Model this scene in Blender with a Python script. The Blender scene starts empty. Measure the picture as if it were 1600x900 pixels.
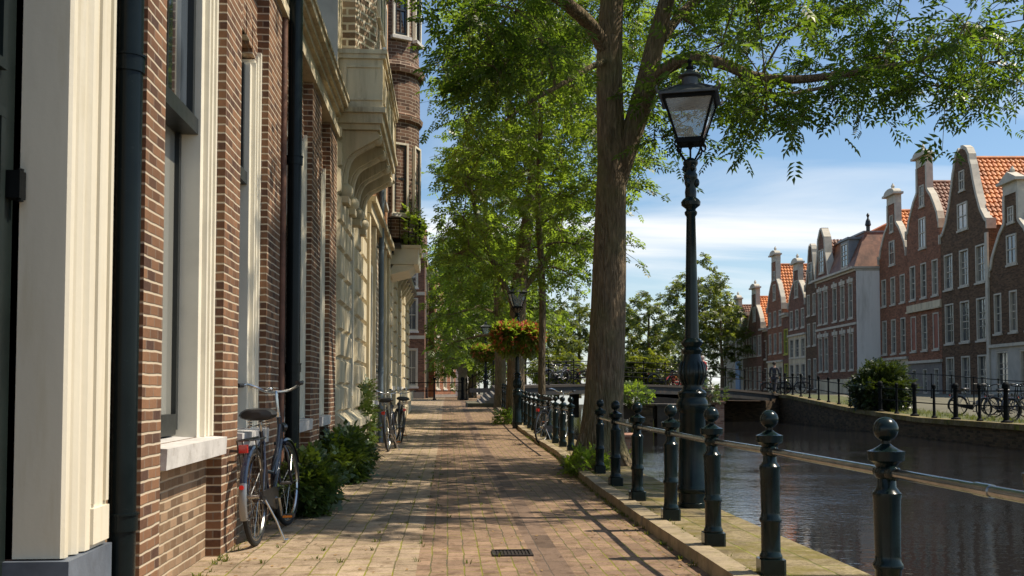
import bpy, math, random
import numpy as np
from mathutils import Vector, Matrix
R = math.radians
sc = bpy.context.scene
COL = sc.collection
rnd = random.Random(7)
# ------------------------------------------------------------------ camera
YAW, PITCH, CZ, F, SH = R(3.576), R(2.5), 1.10, 1600.0, 0.05625
cd = bpy.data.cameras.new('camera'); cam = bpy.data.objects.new('camera', cd); COL.objects.link(cam)
cd.sensor_width = 36; cd.lens = 36.0; cd.shift_y = SH; cd.clip_start = .05; cd.clip_end = 6000
cam.location = (0, 0, CZ); cam.rotation_euler = (R(90) + PITCH, 0, -YAW)
sc.camera = cam
cd.dof.use_dof = True; cd.dof.focus_distance = 13.0; cd.dof.aperture_fstop = 11.0
RM = Matrix.Rotation(-YAW, 3, 'Z') @ Matrix.Rotation(R(90) + PITCH, 3, 'X')
def at(px, py, x=None, y=None, z=None, d=None):
    """a pixel of the 1600x900 photo to a world point on a plane x=, y=, z= or at depth d"""
    v = RM @ Vector(((px - 800) / F, (450 - py) / F + SH, -1))
    o = Vector((0, 0, CZ))
    if x is not None: t = x / v.x
    elif y is not None: t = y / v.y
    elif z is not None: t = (z - CZ) / v.z
    else: t = d
    return o + v * t
# ------------------------------------------------------------------ sun, sky, exposure
SUN_AZ, SUN_EL = R(89), R(56)      # azimuth measured from +Y (street) clockwise towards +X (canal)
w = bpy.data.worlds.new('World'); sc.world = w; w.use_nodes = True
nt = w.node_tree; N = nt.nodes; L = nt.links
bg = N['Background']
sky = N.new('ShaderNodeTexSky'); sky.sky_type = 'NISHITA'; sky.sun_disc = False
sky.sun_elevation = SUN_EL; sky.sun_rotation = SUN_AZ; sky.air_density = 1.0; sky.dust_density = .6; sky.ozone_density = 2.0
tc = N.new('ShaderNodeTexCoord')
sep = N.new('ShaderNodeSeparateXYZ'); L.new(tc.outputs['Generated'], sep.inputs[0])
zz = N.new('ShaderNodeMath'); zz.operation = 'ADD'; zz.inputs[1].default_value = .12; L.new(sep.outputs[2], zz.inputs[0])
dx = N.new('ShaderNodeMath'); dx.operation = 'DIVIDE'; L.new(sep.outputs[0], dx.inputs[0]); L.new(zz.outputs[0], dx.inputs[1])
dy = N.new('ShaderNodeMath'); dy.operation = 'DIVIDE'; L.new(sep.outputs[1], dy.inputs[0]); L.new(zz.outputs[0], dy.inputs[1])
cb = N.new('ShaderNodeCombineXYZ'); L.new(dx.outputs[0], cb.inputs[0]); L.new(dy.outputs[0], cb.inputs[1])
mp = N.new('ShaderNodeMapping'); mp.inputs['Location'].default_value = (3.1, 1.7, 0); mp.inputs['Rotation'].default_value = (0, 0, R(-14)); mp.inputs['Scale'].default_value = (.34, .95, 1); L.new(cb.outputs[0], mp.inputs[0])
no = N.new('ShaderNodeTexNoise'); no.inputs['Scale'].default_value = 1.15; no.inputs['Detail'].default_value = 8; no.inputs['Roughness'].default_value = .55; no.inputs['Distortion'].default_value = .5
L.new(mp.outputs[0], no.inputs['Vector'])
cr = N.new('ShaderNodeValToRGB'); cr.color_ramp.elements[0].position = .42; cr.color_ramp.elements[0].color = (0, 0, 0, 1); cr.color_ramp.elements[1].position = .68; cr.color_ramp.elements[1].color = (1, 1, 1, 1)
L.new(no.outputs['Fac'], cr.inputs[0])
# more cloud low over the roofs, clear blue higher up
lowr = N.new('ShaderNodeMapRange'); lowr.inputs['From Min'].default_value = .16; lowr.inputs['From Max'].default_value = .29; lowr.inputs['To Min'].default_value = 1.0; lowr.inputs['To Max'].default_value = .12
L.new(sep.outputs[2], lowr.inputs['Value'])
cm = N.new('ShaderNodeMath'); cm.operation = 'MULTIPLY'; L.new(cr.outputs[0], cm.inputs[0]); L.new(lowr.outputs[0], cm.inputs[1])
veil = N.new('ShaderNodeMapRange'); veil.inputs['From Min'].default_value = .0; veil.inputs['From Max'].default_value = .17; veil.inputs['To Min'].default_value = .38; veil.inputs['To Max'].default_value = .0
L.new(sep.outputs[2], veil.inputs['Value'])
cx = N.new('ShaderNodeMath'); cx.operation = 'MAXIMUM'; L.new(cm.outputs[0], cx.inputs[0]); L.new(veil.outputs[0], cx.inputs[1])
tint = N.new('ShaderNodeMixRGB'); tint.blend_type = 'MULTIPLY'; tint.inputs[0].default_value = 1; tint.inputs[2].default_value = (.88, .97, 1.0, 1); L.new(sky.outputs[0], tint.inputs[1])
mx = N.new('ShaderNodeMixRGB'); mx.inputs[2].default_value = (7.6, 7.7, 7.8, 1)
L.new(cx.outputs[0], mx.inputs[0]); L.new(tint.outputs[0], mx.inputs[1]); L.new(mx.outputs[0], bg.inputs['Color'])
bg.inputs['Strength'].default_value = .10
sl = bpy.data.lights.new('sun', 'SUN'); sl.energy = 4.6; sl.angle = R(.5); sl.color = (1, .89, .73)
so = bpy.data.objects.new('sun', sl); COL.objects.link(so)
sd = Vector((math.sin(SUN_AZ) * math.cos(SUN_EL), math.cos(SUN_AZ) * math.cos(SUN_EL), math.sin(SUN_EL)))
so.rotation_euler = sd.to_track_quat('Z', 'Y').to_euler(); so.location = sd * 60
vs = sc.view_settings; vs.view_transform = 'Standard'; vs.look = 'None'; vs.gamma = 1; vs.exposure = 0.5
sc.cycles.max_bounces = 7; sc.cycles.diffuse_bounces = 4; sc.cycles.transparent_max_bounces = 12
sc.cycles.caustics_reflective = False; sc.cycles.caustics_refractive = False
sc.cycles.use_denoising = True

# ------------------------------------------------------------------ materials
def newmat(name):
    m = bpy.data.materials.new(name); m.use_nodes = True
    t = m.node_tree; return m, t.nodes, t.links, t.nodes['Principled BSDF']
def c4(c): return (c[0], c[1], c[2], 1)
def mul(c, k): return tuple(min(1, v * k) for v in c)
def noise(N, L, scale, detail=4, src=None, rough=.6):
    n = N.new('ShaderNodeTexNoise'); n.inputs['Scale'].default_value = scale; n.inputs['Detail'].default_value = detail; n.inputs['Roughness'].default_value = rough
    if src is None:
        g = N.new('ShaderNodeNewGeometry'); src = g.outputs['Position']
    L.new(src, n.inputs['Vector']); return n
def ramp(N, L, src, stops):
    r = N.new('ShaderNodeValToRGB'); e = r.color_ramp.elements
    while len(e) < len(stops): e.new(.5)
    for i, (p, c) in enumerate(stops): e[i].position = p; e[i].color = c4(c) if len(c) == 3 else c
    L.new(src, r.inputs[0]); return r
def mixc(N, L, f, a, b, mode='MIX'):
    m = N.new('ShaderNodeMixRGB'); m.blend_type = mode
    for i, v in enumerate((f, a, b)):
        if isinstance(v, (int, float)): m.inputs[i].default_value = v
        elif isinstance(v, tuple): m.inputs[i].default_value = c4(v)
        else: L.new(v, m.inputs[i])
    return m.outputs[0]
def bump(N, L, b, h, s=.3, d=.01):
    n = N.new('ShaderNodeBump'); n.inputs['Strength'].default_value = s; n.inputs['Distance'].default_value = d
    L.new(h, n.inputs['Height']); L.new(n.outputs[0], b.inputs['Normal']); return n
def pm(name, col, rough=.6, metal=0, var=.15, vs=3, bs=.15, bsc=30, spec=.5, coat=0, dirt=None, streak=False):
    m, N, L, b = newmat(name)
    g = N.new('ShaderNodeNewGeometry'); src = g.outputs['Position']
    if streak:
        mpn = N.new('ShaderNodeMapping'); mpn.inputs['Scale'].default_value = (1, 1, .12); L.new(src, mpn.inputs[0]); src2 = mpn.outputs[0]
    else: src2 = src
    n = noise(N, L, vs, 6, src2)
    r = ramp(N, L, n.outputs['Fac'], [(.25, mul(col, 1 - var * 1.6)), (.5, col), (.75, mul(col, 1 + var))])
    out = r.outputs[0]
    if dirt:
        n3 = noise(N, L, vs * 2.3, 8, src2, .7)
        r3 = ramp(N, L, n3.outputs['Fac'], [(.52, (0, 0, 0)), (.72, (1, 1, 1))])
        out = mixc(N, L, r3.outputs[0], out, dirt)
    L.new(out, b.inputs['Base Color'])
    b.inputs['Metallic'].default_value = metal; b.inputs['Specular IOR Level'].default_value = spec
    n2 = noise(N, L, bsc, 4, src)
    mr = N.new('ShaderNodeMapRange'); mr.inputs['To Min'].default_value = max(0, rough - .1); mr.inputs['To Max'].default_value = min(1, rough + .12); L.new(n2.outputs['Fac'], mr.inputs['Value']); L.new(mr.outputs[0], b.inputs['Roughness'])
    if bs: bump(N, L, b, n2.outputs['Fac'], bs, .01)
    if coat: b.inputs['Coat Weight'].default_value = coat; b.inputs['Coat Roughness'].default_value = .12
    return m
def brick(name, c1, c2, mortar, row=.062, wid=.215, ms=.010, stain=.4, bs=.6, horizontal=False, moss=None, var=.5, dark=None, offset=.5, head=1, patch=False):
    m, N, L, b = newmat(name)
    g = N.new('ShaderNodeNewGeometry'); s = N.new('ShaderNodeSeparateXYZ'); L.new(g.outputs['Position'], s.inputs[0])
    cbn = N.new('ShaderNodeCombineXYZ')
    if horizontal:
        L.new(s.outputs[1], cbn.inputs[0]); L.new(s.outputs[0], cbn.inputs[1])
    else:
        sn = N.new('ShaderNodeSeparateXYZ'); L.new(g.outputs['True Normal'], sn.inputs[0])
        ab = N.new('ShaderNodeMath'); ab.operation = 'ABSOLUTE'; L.new(sn.outputs[0], ab.inputs[0])
        gt = N.new('ShaderNodeMath'); gt.operation = 'GREATER_THAN'; gt.inputs[1].default_value = .6; L.new(ab.outputs[0], gt.inputs[0])
        mf = N.new('ShaderNodeMix'); L.new(gt.outputs[0], mf.inputs[0]); L.new(s.outputs[0], mf.inputs[2]); L.new(s.outputs[1], mf.inputs[3])
        L.new(mf.outputs[0], cbn.inputs[0]); L.new(s.outputs[2], cbn.inputs[1])
    # wobble the courses a little
    nw = noise(N, L, 5, 2, cbn.outputs[0]); sb = N.new('ShaderNodeVectorMath'); sb.operation = 'SUBTRACT'; L.new(nw.outputs['Color'], sb.inputs[0]); sb.inputs[1].default_value = (.5, .5, .5)
    scn = N.new('ShaderNodeVectorMath'); scn.operation = 'SCALE'; scn.inputs['Scale'].default_value = .015 if not horizontal else .026; L.new(sb.outputs[0], scn.inputs[0])
    ad = N.new('ShaderNodeVectorMath'); ad.operation = 'ADD'; L.new(cbn.outputs[0], ad.inputs[0]); L.new(scn.outputs[0], ad.inputs[1])
    bt = N.new('ShaderNodeTexBrick'); L.new(ad.outputs[0], bt.inputs['Vector'])
    bt.inputs['Scale'].default_value = 1; bt.inputs['Brick Width'].default_value = wid; bt.inputs['Row Height'].default_value = row
    bt.inputs['Mortar Size'].default_value = ms * .5; bt.inputs['Mortar Smooth'].default_value = .25; bt.inputs['Bias'].default_value = 0; bt.offset = offset
    bt.inputs['Color1'].default_value = (0, 0, 0, 1); bt.inputs['Color2'].default_value = (1, 1, 1, 1); bt.inputs['Mortar'].default_value = (0, 0, 0, 1)
    fac = bt.outputs['Fac']
    if head < 1:
        sv = N.new('ShaderNodeSeparateXYZ'); L.new(ad.outputs[0], sv.inputs[0])
        pp = N.new('ShaderNodeMath'); pp.operation = 'PINGPONG'; pp.inputs[1].default_value = row / 2; L.new(sv.outputs[1], pp.inputs[0])
        ml = N.new('ShaderNodeMapRange'); ml.inputs['From Min'].default_value = ms * .35; ml.inputs['From Max'].default_value = ms * .7; ml.inputs['To Min'].default_value = 1; ml.inputs['To Max'].default_value = 0; L.new(pp.outputs[0], ml.inputs['Value'])
        hm = N.new('ShaderNodeMath'); hm.operation = 'MULTIPLY'; hm.inputs[1].default_value = head; L.new(fac, hm.inputs[0])
        mxm = N.new('ShaderNodeMath'); mxm.operation = 'MAXIMUM'; L.new(hm.outputs[0], mxm.inputs[0]); L.new(ml.outputs[0], mxm.inputs[1]); fac = mxm.outputs[0]
    n1 = noise(N, L, 45, 5, g.outputs['Position']); n2 = noise(N, L, 1.1, 5, g.outputs['Position'])
    stops = [(0, dark or mul(c1, .55)), (.25, c1), (.7, c2), (1, mul(c2, 1.25))]
    rb = ramp(N, L, bt.outputs['Color'], stops)
    col = mixc(N, L, .35 * var, rb.outputs[0], ramp(N, L, n1.outputs['Fac'], [(.3, mul(c1, .5)), (.7, mul(c2, 1.3))]).outputs[0])
    col = mixc(N, L, stain, col, ramp(N, L, n2.outputs['Fac'], [(.3, (.25, .22, .2)), (.65, (1, 1, 1))]).outputs[0], 'MULTIPLY')
    mo = mortar
    if moss:
        n4 = noise(N, L, 2.2, 4, g.outputs['Position'])
        mo = mixc(N, L, ramp(N, L, n4.outputs['Fac'], [(.42, (0, 0, 0)), (.58, (1, 1, 1))]).outputs[0], mortar, moss)
    if horizontal:
        nbt = noise(N, L, 7, 8, g.outputs['Position'], .72); col = mixc(N, L, .75, col, ramp(N, L, nbt.outputs['Fac'], [(.36, (.42, .36, .28)), (.5, (.95, .95, .95)), (.66, (1.12, 1.1, 1.06))]).outputs[0], 'MULTIPLY')
        ngr = noise(N, L, 160, 2, g.outputs['Position']); col = mixc(N, L, .5, col, ramp(N, L, ngr.outputs['Fac'], [(.35, (.55, .52, .48)), (.6, (1.1, 1.1, 1.1))]).outputs[0], 'MULTIPLY')
        if moss and patch:
            nmp = noise(N, L, 3.3, 7, g.outputs['Position'], .7); col = mixc(N, L, ramp(N, L, nmp.outputs['Fac'], [(.46, (0, 0, 0)), (.60, (.85, .85, .85))]).outputs[0], col, (.14, .115, .02))
    col = mixc(N, L, fac, col, mo)
    L.new(col, b.inputs['Base Color']); b.inputs['Roughness'].default_value = .85; b.inputs['Specular IOR Level'].default_value = .3
    inv = N.new('ShaderNodeMath'); inv.operation = 'SUBTRACT'; inv.inputs[0].default_value = 1; L.new(fac, inv.inputs[1])
    a2 = N.new('ShaderNodeMath'); a2.operation = 'MULTIPLY_ADD'; L.new(n1.outputs['Fac'], a2.inputs[0]); a2.inputs[1].default_value = .45; L.new(inv.outputs[0], a2.inputs[2])
    a3 = N.new('ShaderNodeMath'); a3.operation = 'MULTIPLY_ADD'; L.new(bt.outputs['Color'], a3.inputs[0]); a3.inputs[1].default_value = .35; L.new(a2.outputs[0], a3.inputs[2])
    bump(N, L, b, a3.outputs[0], bs, .014 if patch else .006)
    return m
def leafmat(name, c, c2, tr=.45, trc=None):
    m, N, L, b = newmat(name)
    g = N.new('ShaderNodeNewGeometry'); n = noise(N, L, .9, 3, g.outputs['Position'])
    a = mixc(N, L, n.outputs['Fac'], c, c2)
    r = ramp(N, L, g.outputs['Random Per Island'], [(0, (.55, .6, .5)), (.6, (1, 1, 1)), (1, (1.0, 1.0, .75))])
    col = mixc(N, L, 1, a, r.outputs[0], 'MULTIPLY')
    L.new(col, b.inputs['Base Color']); b.inputs['Roughness'].default_value = .38; b.inputs['Specular IOR Level'].default_value = .6
    t = N.new('ShaderNodeBsdfTranslucent'); tcol = mixc(N, L, 1, col, trc or (2.6, 2.3, .7), 'MULTIPLY'); L.new(tcol, t.inputs[0])
    mxn = N.new('ShaderNodeMixShader'); mxn.inputs[0].default_value = tr; L.new(b.outputs[0], mxn.inputs[1]); L.new(t.outputs[0], mxn.inputs[2])
    L.new(mxn.outputs[0], N['Material Output'].inputs[0]); return m
def barkmat(name, c):
    m, N, L, b = newmat(name)
    g = N.new('ShaderNodeNewGeometry'); mpn = N.new('ShaderNodeMapping'); mpn.inputs['Scale'].default_value = (11, 11, 1.9); L.new(g.outputs['Position'], mpn.inputs[0])
    n = noise(N, L, 2.2, 7, mpn.outputs[0], .65); n.inputs['Distortion'].default_value = .9
    v = N.new('ShaderNodeTexVoronoi'); v.feature = 'DISTANCE_TO_EDGE'; v.inputs['Scale'].default_value = 2.0; L.new(mpn.outputs[0], v.inputs['Vector'])
    n2 = noise(N, L, 1.6, 4, g.outputs['Position'])
    r = ramp(N, L, n.outputs['Fac'], [(.3, mul(c, .45)), (.5, c), (.72, mul(c, 1.7))])
    col = mixc(N, L, ramp(N, L, n2.outputs['Fac'], [(.45, (0, 0, 0)), (.7, (.5, .5, .5))]).outputs[0], r.outputs[0], (c[0] * .8, c[1] * 1.15, c[2] * .7))
    L.new(col, b.inputs['Base Color']); b.inputs['Roughness'].default_value = .9; b.inputs['Specular IOR Level'].default_value = .2
    a = N.new('ShaderNodeMath'); a.operation = 'MULTIPLY_ADD'; L.new(v.outputs['Distance'], a.inputs[0]); a.inputs[1].default_value = 1.6; L.new(n.outputs['Fac'], a.inputs[2])
    bump(N, L, b, a.outputs[0], 1.0, .05); return m
def glassmat(name, tint=(.02, .025, .03), rough=.04, wav=.04, blind=None):
    m, N, L, b = newmat(name)
    b.inputs['Base Color'].default_value = c4(tint); b.inputs['Roughness'].default_value = rough; b.inputs['Specular IOR Level'].default_value = 1.0; b.inputs['IOR'].default_value = 1.52
    b.inputs['Coat Weight'].default_value = .6; b.inputs['Coat Roughness'].default_value = .02
    n = noise(N, L, 1.7, 2); bump(N, L, b, n.outputs['Fac'], wav, .05)
    if blind == 'far':
        oi = N.new('ShaderNodeObjectInfo'); n5 = noise(N, L, .9, 2); ad5 = N.new('ShaderNodeMath'); ad5.operation = 'ADD'; L.new(oi.outputs['Random'], ad5.inputs[0]); L.new(n5.outputs['Fac'], ad5.inputs[1])
        L.new(ramp(N, L, ad5.outputs[0], [(.0, tint), (.55, mul(tint, .5)), (.93, mul(tint, 2.0)), (1.0, (.16, .15, .13))]).outputs[0], b.inputs['Base Color'])
    if blind is None:
        n5 = noise(N, L, .8, 2); L.new(mixc(N, L, ramp(N, L, n5.outputs['Fac'], [(.5, (0, 0, 0)), (.56, (1, 1, 1))]).outputs[0], tint, mul(tint, 5.5)), b.inputs['Base Color'])
    return m
M = {}
M['brick_near'] = brick('red_brown_brick', (.125, .060, .033), (.23, .120, .064), (.50, .42, .31), .059, .135, .011, dark=(.065, .035, .028), head=.3)
M['brick_tan'] = brick('weathered_tan_brick', (.20, .125, .07), (.31, .205, .125), (.46, .38, .27), .059, .135, .011, .45, dark=(.12, .075, .045), head=.4)
M['brick_dark'] = brick('dark_brown_brick', (.10, .056, .028), (.15, .087, .046), (.16, .125, .09), .066, .22, .008, .3)
M['brick_red'] = brick('red_brick', (.215, .088, .045), (.30, .13, .070), (.24, .17, .13), .066, .22, .008, .3)
M['brick_brown'] = brick('brown_brick', (.15, .072, .045), (.22, .105, .065), (.2, .16, .13), .066, .22, .008, .3)
M['brick_tower'] = brick('old_tower_brick', (.11, .062, .042), (.20, .115, .075), (.36, .30, .23), .085, .24, .016, .35)
M['brick_white'] = brick('brick_with_pale_courses', (.22, .15, .10), (.38, .28, .19), (.66, .60, .48), .11, .26, .035, .2)
M['brick_orange'] = brick('orange_brick', (.36, .16, .07), (.5, .24, .11), (.4, .3, .2), .07, .22, .01, .3)
M['brick_quay'] = brick('quay_brick', (.075, .05, .03), (.13, .085, .05), (.07, .065, .045), .07, .22, .01, .5, moss=(.05, .06, .015))
M['brick_pier'] = brick('pier_brick', (.30, .15, .10), (.42, .24, .17), (.36, .3, .24), .075, .22, .012, .35)
M['paving_light'] = brick('light_concrete_tiles', (.36, .272, .185), (.43, .33, .228), (.12, .10, .05), .165, .215, .011, .4, .6, True, (.21, .20, .02), 1.1, dark=(.31, .24, .155))
M['paving_brick'] = brick('brown_paving_bricks', (.27, .180, .118), (.325, .218, .143), (.09, .075, .045), .105, .165, .010, .4, .6, True, (.18, .17, .02), 1.1, dark=(.22, .145, .10))
M['paving_strip'] = brick('grey_paving_strip', (.17, .115, .08), (.22, .15, .105), (.09, .07, .05), .21, .6, .008, .3, .5, True, None, .7)
M['coping'] = brick('mossy_coping_stone', (.27, .215, .12), (.35, .285, .16), (.08, .08, .025), .27, .62, .016, .75, .8, True, (.2, .2, .03), 1.9, dark=(.17, .13, .06), patch=True)
M['kerb'] = pm('kerb_stone', (.30, .235, .145), .85, 0, .3, 5, .5, 40, dirt=(.17, .15, .04))
M['iron'] = pm('dark_green_iron_paint', (.006, .014, .014), .20, 0, .35, 8, .03, 14, .26, 0)
M['iron_black'] = pm('black_iron_paint', (.006, .007, .007), .65, 0, .3, 8, .0, 20, .1)
M['rail'] = pm('worn_steel_rail', (.40, .415, .43), .22, 1.0, .25, 10, .0, 30)
M['cream'] = pm('cream_paint', (.72, .66, .52), .45, 0, .09, 3, .12, 18, .4, dirt=(.60, .53, .38), streak=True)
M['cream_old'] = pm('weathered_cream_stone', (.58, .50, .34), .8, 0, .25, 2.5, .35, 25, dirt=(.27, .22, .14), streak=True)
M['white'] = pm('white_painted_wood', (.76, .71, .58), .4, 0, .07, 4, .08, 20, .5)
M['white_far'] = pm('off_white_trim', (.50, .46, .37), .7, 0, .15, 3, .1, 20)
M['white_wall'] = pm('white_rendered_wall', (.84, .81, .74), .85, 0, .05, .8, .15, 12, dirt=(.6, .57, .5), streak=True)
M['stucco'] = pm('grey_stucco', (.45, .42, .36), .85, 0, .15, 2, .2, 20)
M['stone_blue'] = pm('blue_grey_stone', (.11, .13, .16), .55, 0, .2, 6, .2, 30)
M['sill'] = pm('pale_stone_sill', (.55, .53, .50), .6, 0, .15, 6, .2, 40, dirt=(.34, .31, .27))
M['grey_stone'] = pm('grey_plinth_stone', (.20, .18, .16), .85, 0, .2, 3, .3, 20)
M['door'] = pm('black_green_door_paint', (.010, .015, .014), .35, 0, .2, 5, .0, 15, .3, 0)
M['pipe'] = pm('dark_downpipe_paint', (.006, .010, .011), .22, 0, .2, 5, .0, 20, .16, 0)
M['pipe_blue'] = pm('grey_blue_downpipe', (.12, .155, .18), .5, 0, .2, 5, .1, 20)
M['frame_dark'] = pm('dark_sash_paint', (.016, .019, .018), .35, 0, .2, 5, .05, 15)
M['lead'] = pm('lead_grey', (.20, .22, .24), .55, 0, .2, 4, .2, 20)
M['blue'] = pm('blue_paint', (.10, .25, .50), .6); M['yellow'] = pm('yellow_green_paint', (.42, .42, .06), .6)
M['glass'] = glassmat('window_glass', (.018, .022, .026)); M['glass_blind'] = glassmat('window_glass_with_blind', (.27, .27, .24), .06, .03, True)
M['glass_far'] = glassmat('far_window_glass', (.028, .034, .04), .08, .3, 'far')
M['bark'] = barkmat('brown_bark', (.20, .145, .092)); M['bark2'] = barkmat('pale_bark', (.14, .105, .07))
M['leaf'] = leafmat('ash_leaf', (.074, .122, .028), (.10, .155, .034), .60, (2.45, 2.4, .85))
M['leaf2'] = leafmat('elm_leaf', (.096, .155, .034), (.128, .188, .042), .62, (2.6, 2.4, .9))
M['leaf3'] = leafmat('far_leaf', (.09, .13, .04), (.12, .15, .05), .5)
M['leaf_yellow'] = leafmat('yellow_green_leaf', (.11, .15, .027), (.15, .18, .034), .5)
M['leaf_dark'] = leafmat('dark_round_bush_leaf', (.026, .046, .015), (.045, .068, .020), .25); M['leaf_bush'] = leafmat('dark_bush_leaf', (.050, .088, .026), (.078, .122, .035), .3)
M['grass'] = leafmat('grass_blade', (.07, .11, .02), (.13, .14, .03), .35)
M['dead'] = pm('dry_twig', (.5, .47, .42), .8)
M['flower'] = leafmat('red_flower', (.75, .12, .07), (.80, .30, .20), .3, (1.2, 1.0, 1.0))
M['tyre'] = pm('black_rubber', (.016, .016, .016), .7, 0, .3, 10, .2, 60, .3); M['chrome'] = pm('bicycle_chrome', (.55, .55, .54), .22, 1, .15, 12, .03, 40)
M['navy'] = pm('navy_bicycle_paint', (.010, .014, .028), .22, 0, .2, 5, .02, 20, .6, .5); M['saddle'] = pm('black_saddle', (.014, .014, .015), .42, 0, .3, 10, .1, 60)
M['red_lens'] = pm('red_reflector', (.55, .015, .01), .2, 0, .1, 20, 0, 20, .8, .5); M['orange_lens'] = pm('orange_reflector', (.7, .22, .02), .25)
M['orange_paint'] = pm('orange_bicycle_paint', (.42, .10, .04), .35); M['silver'] = pm('silver_mudguard', (.30, .30, .30), .3, .7)
M['bike_black'] = pm('black_bicycle_paint', (.012, .012, .013), .3, 0, .2, 5, .02, 20, .5, .3)
M['skin'] = pm('skin', (.50, .31, .22), .6); M['coat_red'] = pm('red_coat', (.38, .035, .03), .8); M['coat_dark'] = pm('dark_coat', (.03, .03, .04), .8); M['jeans'] = pm('blue_trousers', (.05, .07, .12), .8)
M['coat_white'] = pm('pale_coat', (.6, .57, .52), .8); M['hair_grey'] = pm('grey_hair', (.5, .47, .43), .8); M['hair_dark'] = pm('dark_hair', (.03, .02, .015), .8)
M['timber'] = pm('dark_timber', (.06, .048, .036), .8, 0, .3, 5, .4, 20); M['soil'] = pm('soil', (.05, .035, .025), .95)
M['steel_dark'] = pm('dark_bridge_steel', (.030, .030, .028), .6, 0, .3, 3, .2, 20, dirt=(.10, .06, .035))
M['deck'] = pm('bridge_asphalt', (.055, .045, .036), .9, 0, .2, 4, .3, 30)
M['grass_ground'] = pm('grass_verge', (.075, .085, .022), .95, 0, .4, 3, .8, 25, dirt=(.11, .085, .045))
M['ground'] = pm('far_ground', (.12, .11, .07), .95, 0, .3, .3, .3, 5)
M['grate'] = pm('cast_iron_grate', (.045, .035, .03), .6, .5, .3, 20, .3, 60)
M['car'] = pm('silver_car_paint', (.32, .34, .37), .25, .4, .05, 3, 0, 20, .6, .6)
def tilemat(name, c1, c2):
    m, N, L, b = newmat(name)
    g = N.new('ShaderNodeNewGeometry'); s = N.new('ShaderNodeSeparateXYZ'); L.new(g.outputs['Position'], s.inputs[0])
    cbn = N.new('ShaderNodeCombineXYZ'); L.new(s.outputs[0], cbn.inputs[0]); L.new(s.outputs[2], cbn.inputs[1])
    bt = N.new('ShaderNodeTexBrick'); bt.offset = 0; L.new(cbn.outputs[0], bt.inputs['Vector']); bt.inputs['Brick Width'].default_value = .27; bt.inputs['Row Height'].default_value = .28; bt.inputs['Scale'].default_value = 1; bt.inputs['Mortar Size'].default_value = 0
    bt.inputs['Color1'].default_value = (0, 0, 0, 1); bt.inputs['Color2'].default_value = (1, 1, 1, 1)
    n = noise(N, L, 1.5, 5); n2 = noise(N, L, 14, 4)
    r = ramp(N, L, bt.outputs['Color'], [(0, c1), (1, c2)])
    col = mixc(N, L, .8, r.outputs[0], ramp(N, L, n.outputs['Fac'], [(.32, (.35, .3, .28)), (.6, (1, 1, 1))]).outputs[0], 'MULTIPLY')
    col = mixc(N, L, .4, col, ramp(N, L, n2.outputs['Fac'], [(.35, (.4, .4, .4)), (.6, (1, 1, 1))]).outputs[0], 'MULTIPLY')
    L.new(col, b.inputs['Base Color']); b.inputs['Roughness'].default_value = .6; return m
M['tile'] = tilemat('orange_pantiles', (.60, .17, .035), (.74, .26, .06)); M['tile_dark'] = tilemat('brown_pantiles', (.19, .085, .05), (.30, .14, .08))
m, N_, L_, b_ = newmat('lantern_glass')
tb = N_.new('ShaderNodeBsdfTransparent'); tb.inputs[0].default_value = (.80, .86, .87, 1); gb = N_.new('ShaderNodeBsdfGlossy'); gb.inputs['Roughness'].default_value = .06; gb.inputs[0].default_value = (1, 1, 1, 1)
df = N_.new('ShaderNodeBsdfDiffuse'); df.inputs[0].default_value = (.6, .65, .65, 1)
lw = N_.new('ShaderNodeLayerWeight'); lw.inputs[0].default_value = .35
m1 = N_.new('ShaderNodeMixShader'); L_.new(lw.outputs['Fresnel'], m1.inputs[0]); L_.new(tb.outputs[0], m1.inputs[1]); L_.new(gb.outputs[0], m1.inputs[2])
n_ = noise(N_, L_, 3.5, 3); rr = ramp(N_, L_, n_.outputs['Fac'], [(.35, (.10, .10, .10)), (.7, (.30, .30, .30))])
m2 = N_.new('ShaderNodeMixShader'); L_.new(rr.outputs[0], m2.inputs[0]); L_.new(m1.outputs[0], m2.inputs[1]); L_.new(df.outputs[0], m2.inputs[2]); L_.new(m2.outputs[0], N_['Material Output'].inputs[0]); M['lantern_glass'] = m
m, N_, L_, b_ = newmat('canal_water')
b_.inputs['Base Color'].default_value = (.012, .012, .013, 1); b_.inputs['Roughness'].default_value = .035; b_.inputs['IOR'].default_value = 1.33; b_.inputs['Specular IOR Level'].default_value = .85
g_ = N_.new('ShaderNodeNewGeometry'); mpn = N_.new('ShaderNodeMapping'); mpn.inputs['Scale'].default_value = (.85, 1.5, 1); mpn.inputs['Rotation'].default_value = (0, 0, R(8)); L_.new(g_.outputs['Position'], mpn.inputs[0])
na = noise(N_, L_, 2.4, 4, mpn.outputs[0], .55); nb = noise(N_, L_, 9, 3, g_.outputs['Position']); nc = noise(N_, L_, .5, 2, g_.outputs['Position'])
rc = ramp(N_, L_, nc.outputs['Fac'], [(.35, (.25, .25, .25)), (.65, (1, 1, 1))])
mm = N_.new('ShaderNodeMath'); mm.operation = 'MULTIPLY_ADD'; L_.new(nb.outputs['Fac'], mm.inputs[0]); mm.inputs[1].default_value = .10; L_.new(na.outputs['Fac'], mm.inputs[2])
sp_ = N_.new('ShaderNodeSeparateXYZ'); L_.new(g_.outputs['Position'], sp_.inputs[0])
wz = ramp(N_, L_, sp_.outputs[1], [(0, (0, 0, 0)), (1, (1, 1, 1))]); N_.remove(wz)
wr = N_.new('ShaderNodeMapRange'); wr.inputs['From Min'].default_value = 9.5; wr.inputs['From Max'].default_value = 15; wr.inputs['To Min'].default_value = 0; wr.inputs['To Max'].default_value = 1.7; L_.new(sp_.outputs[1], wr.inputs['Value'])
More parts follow.
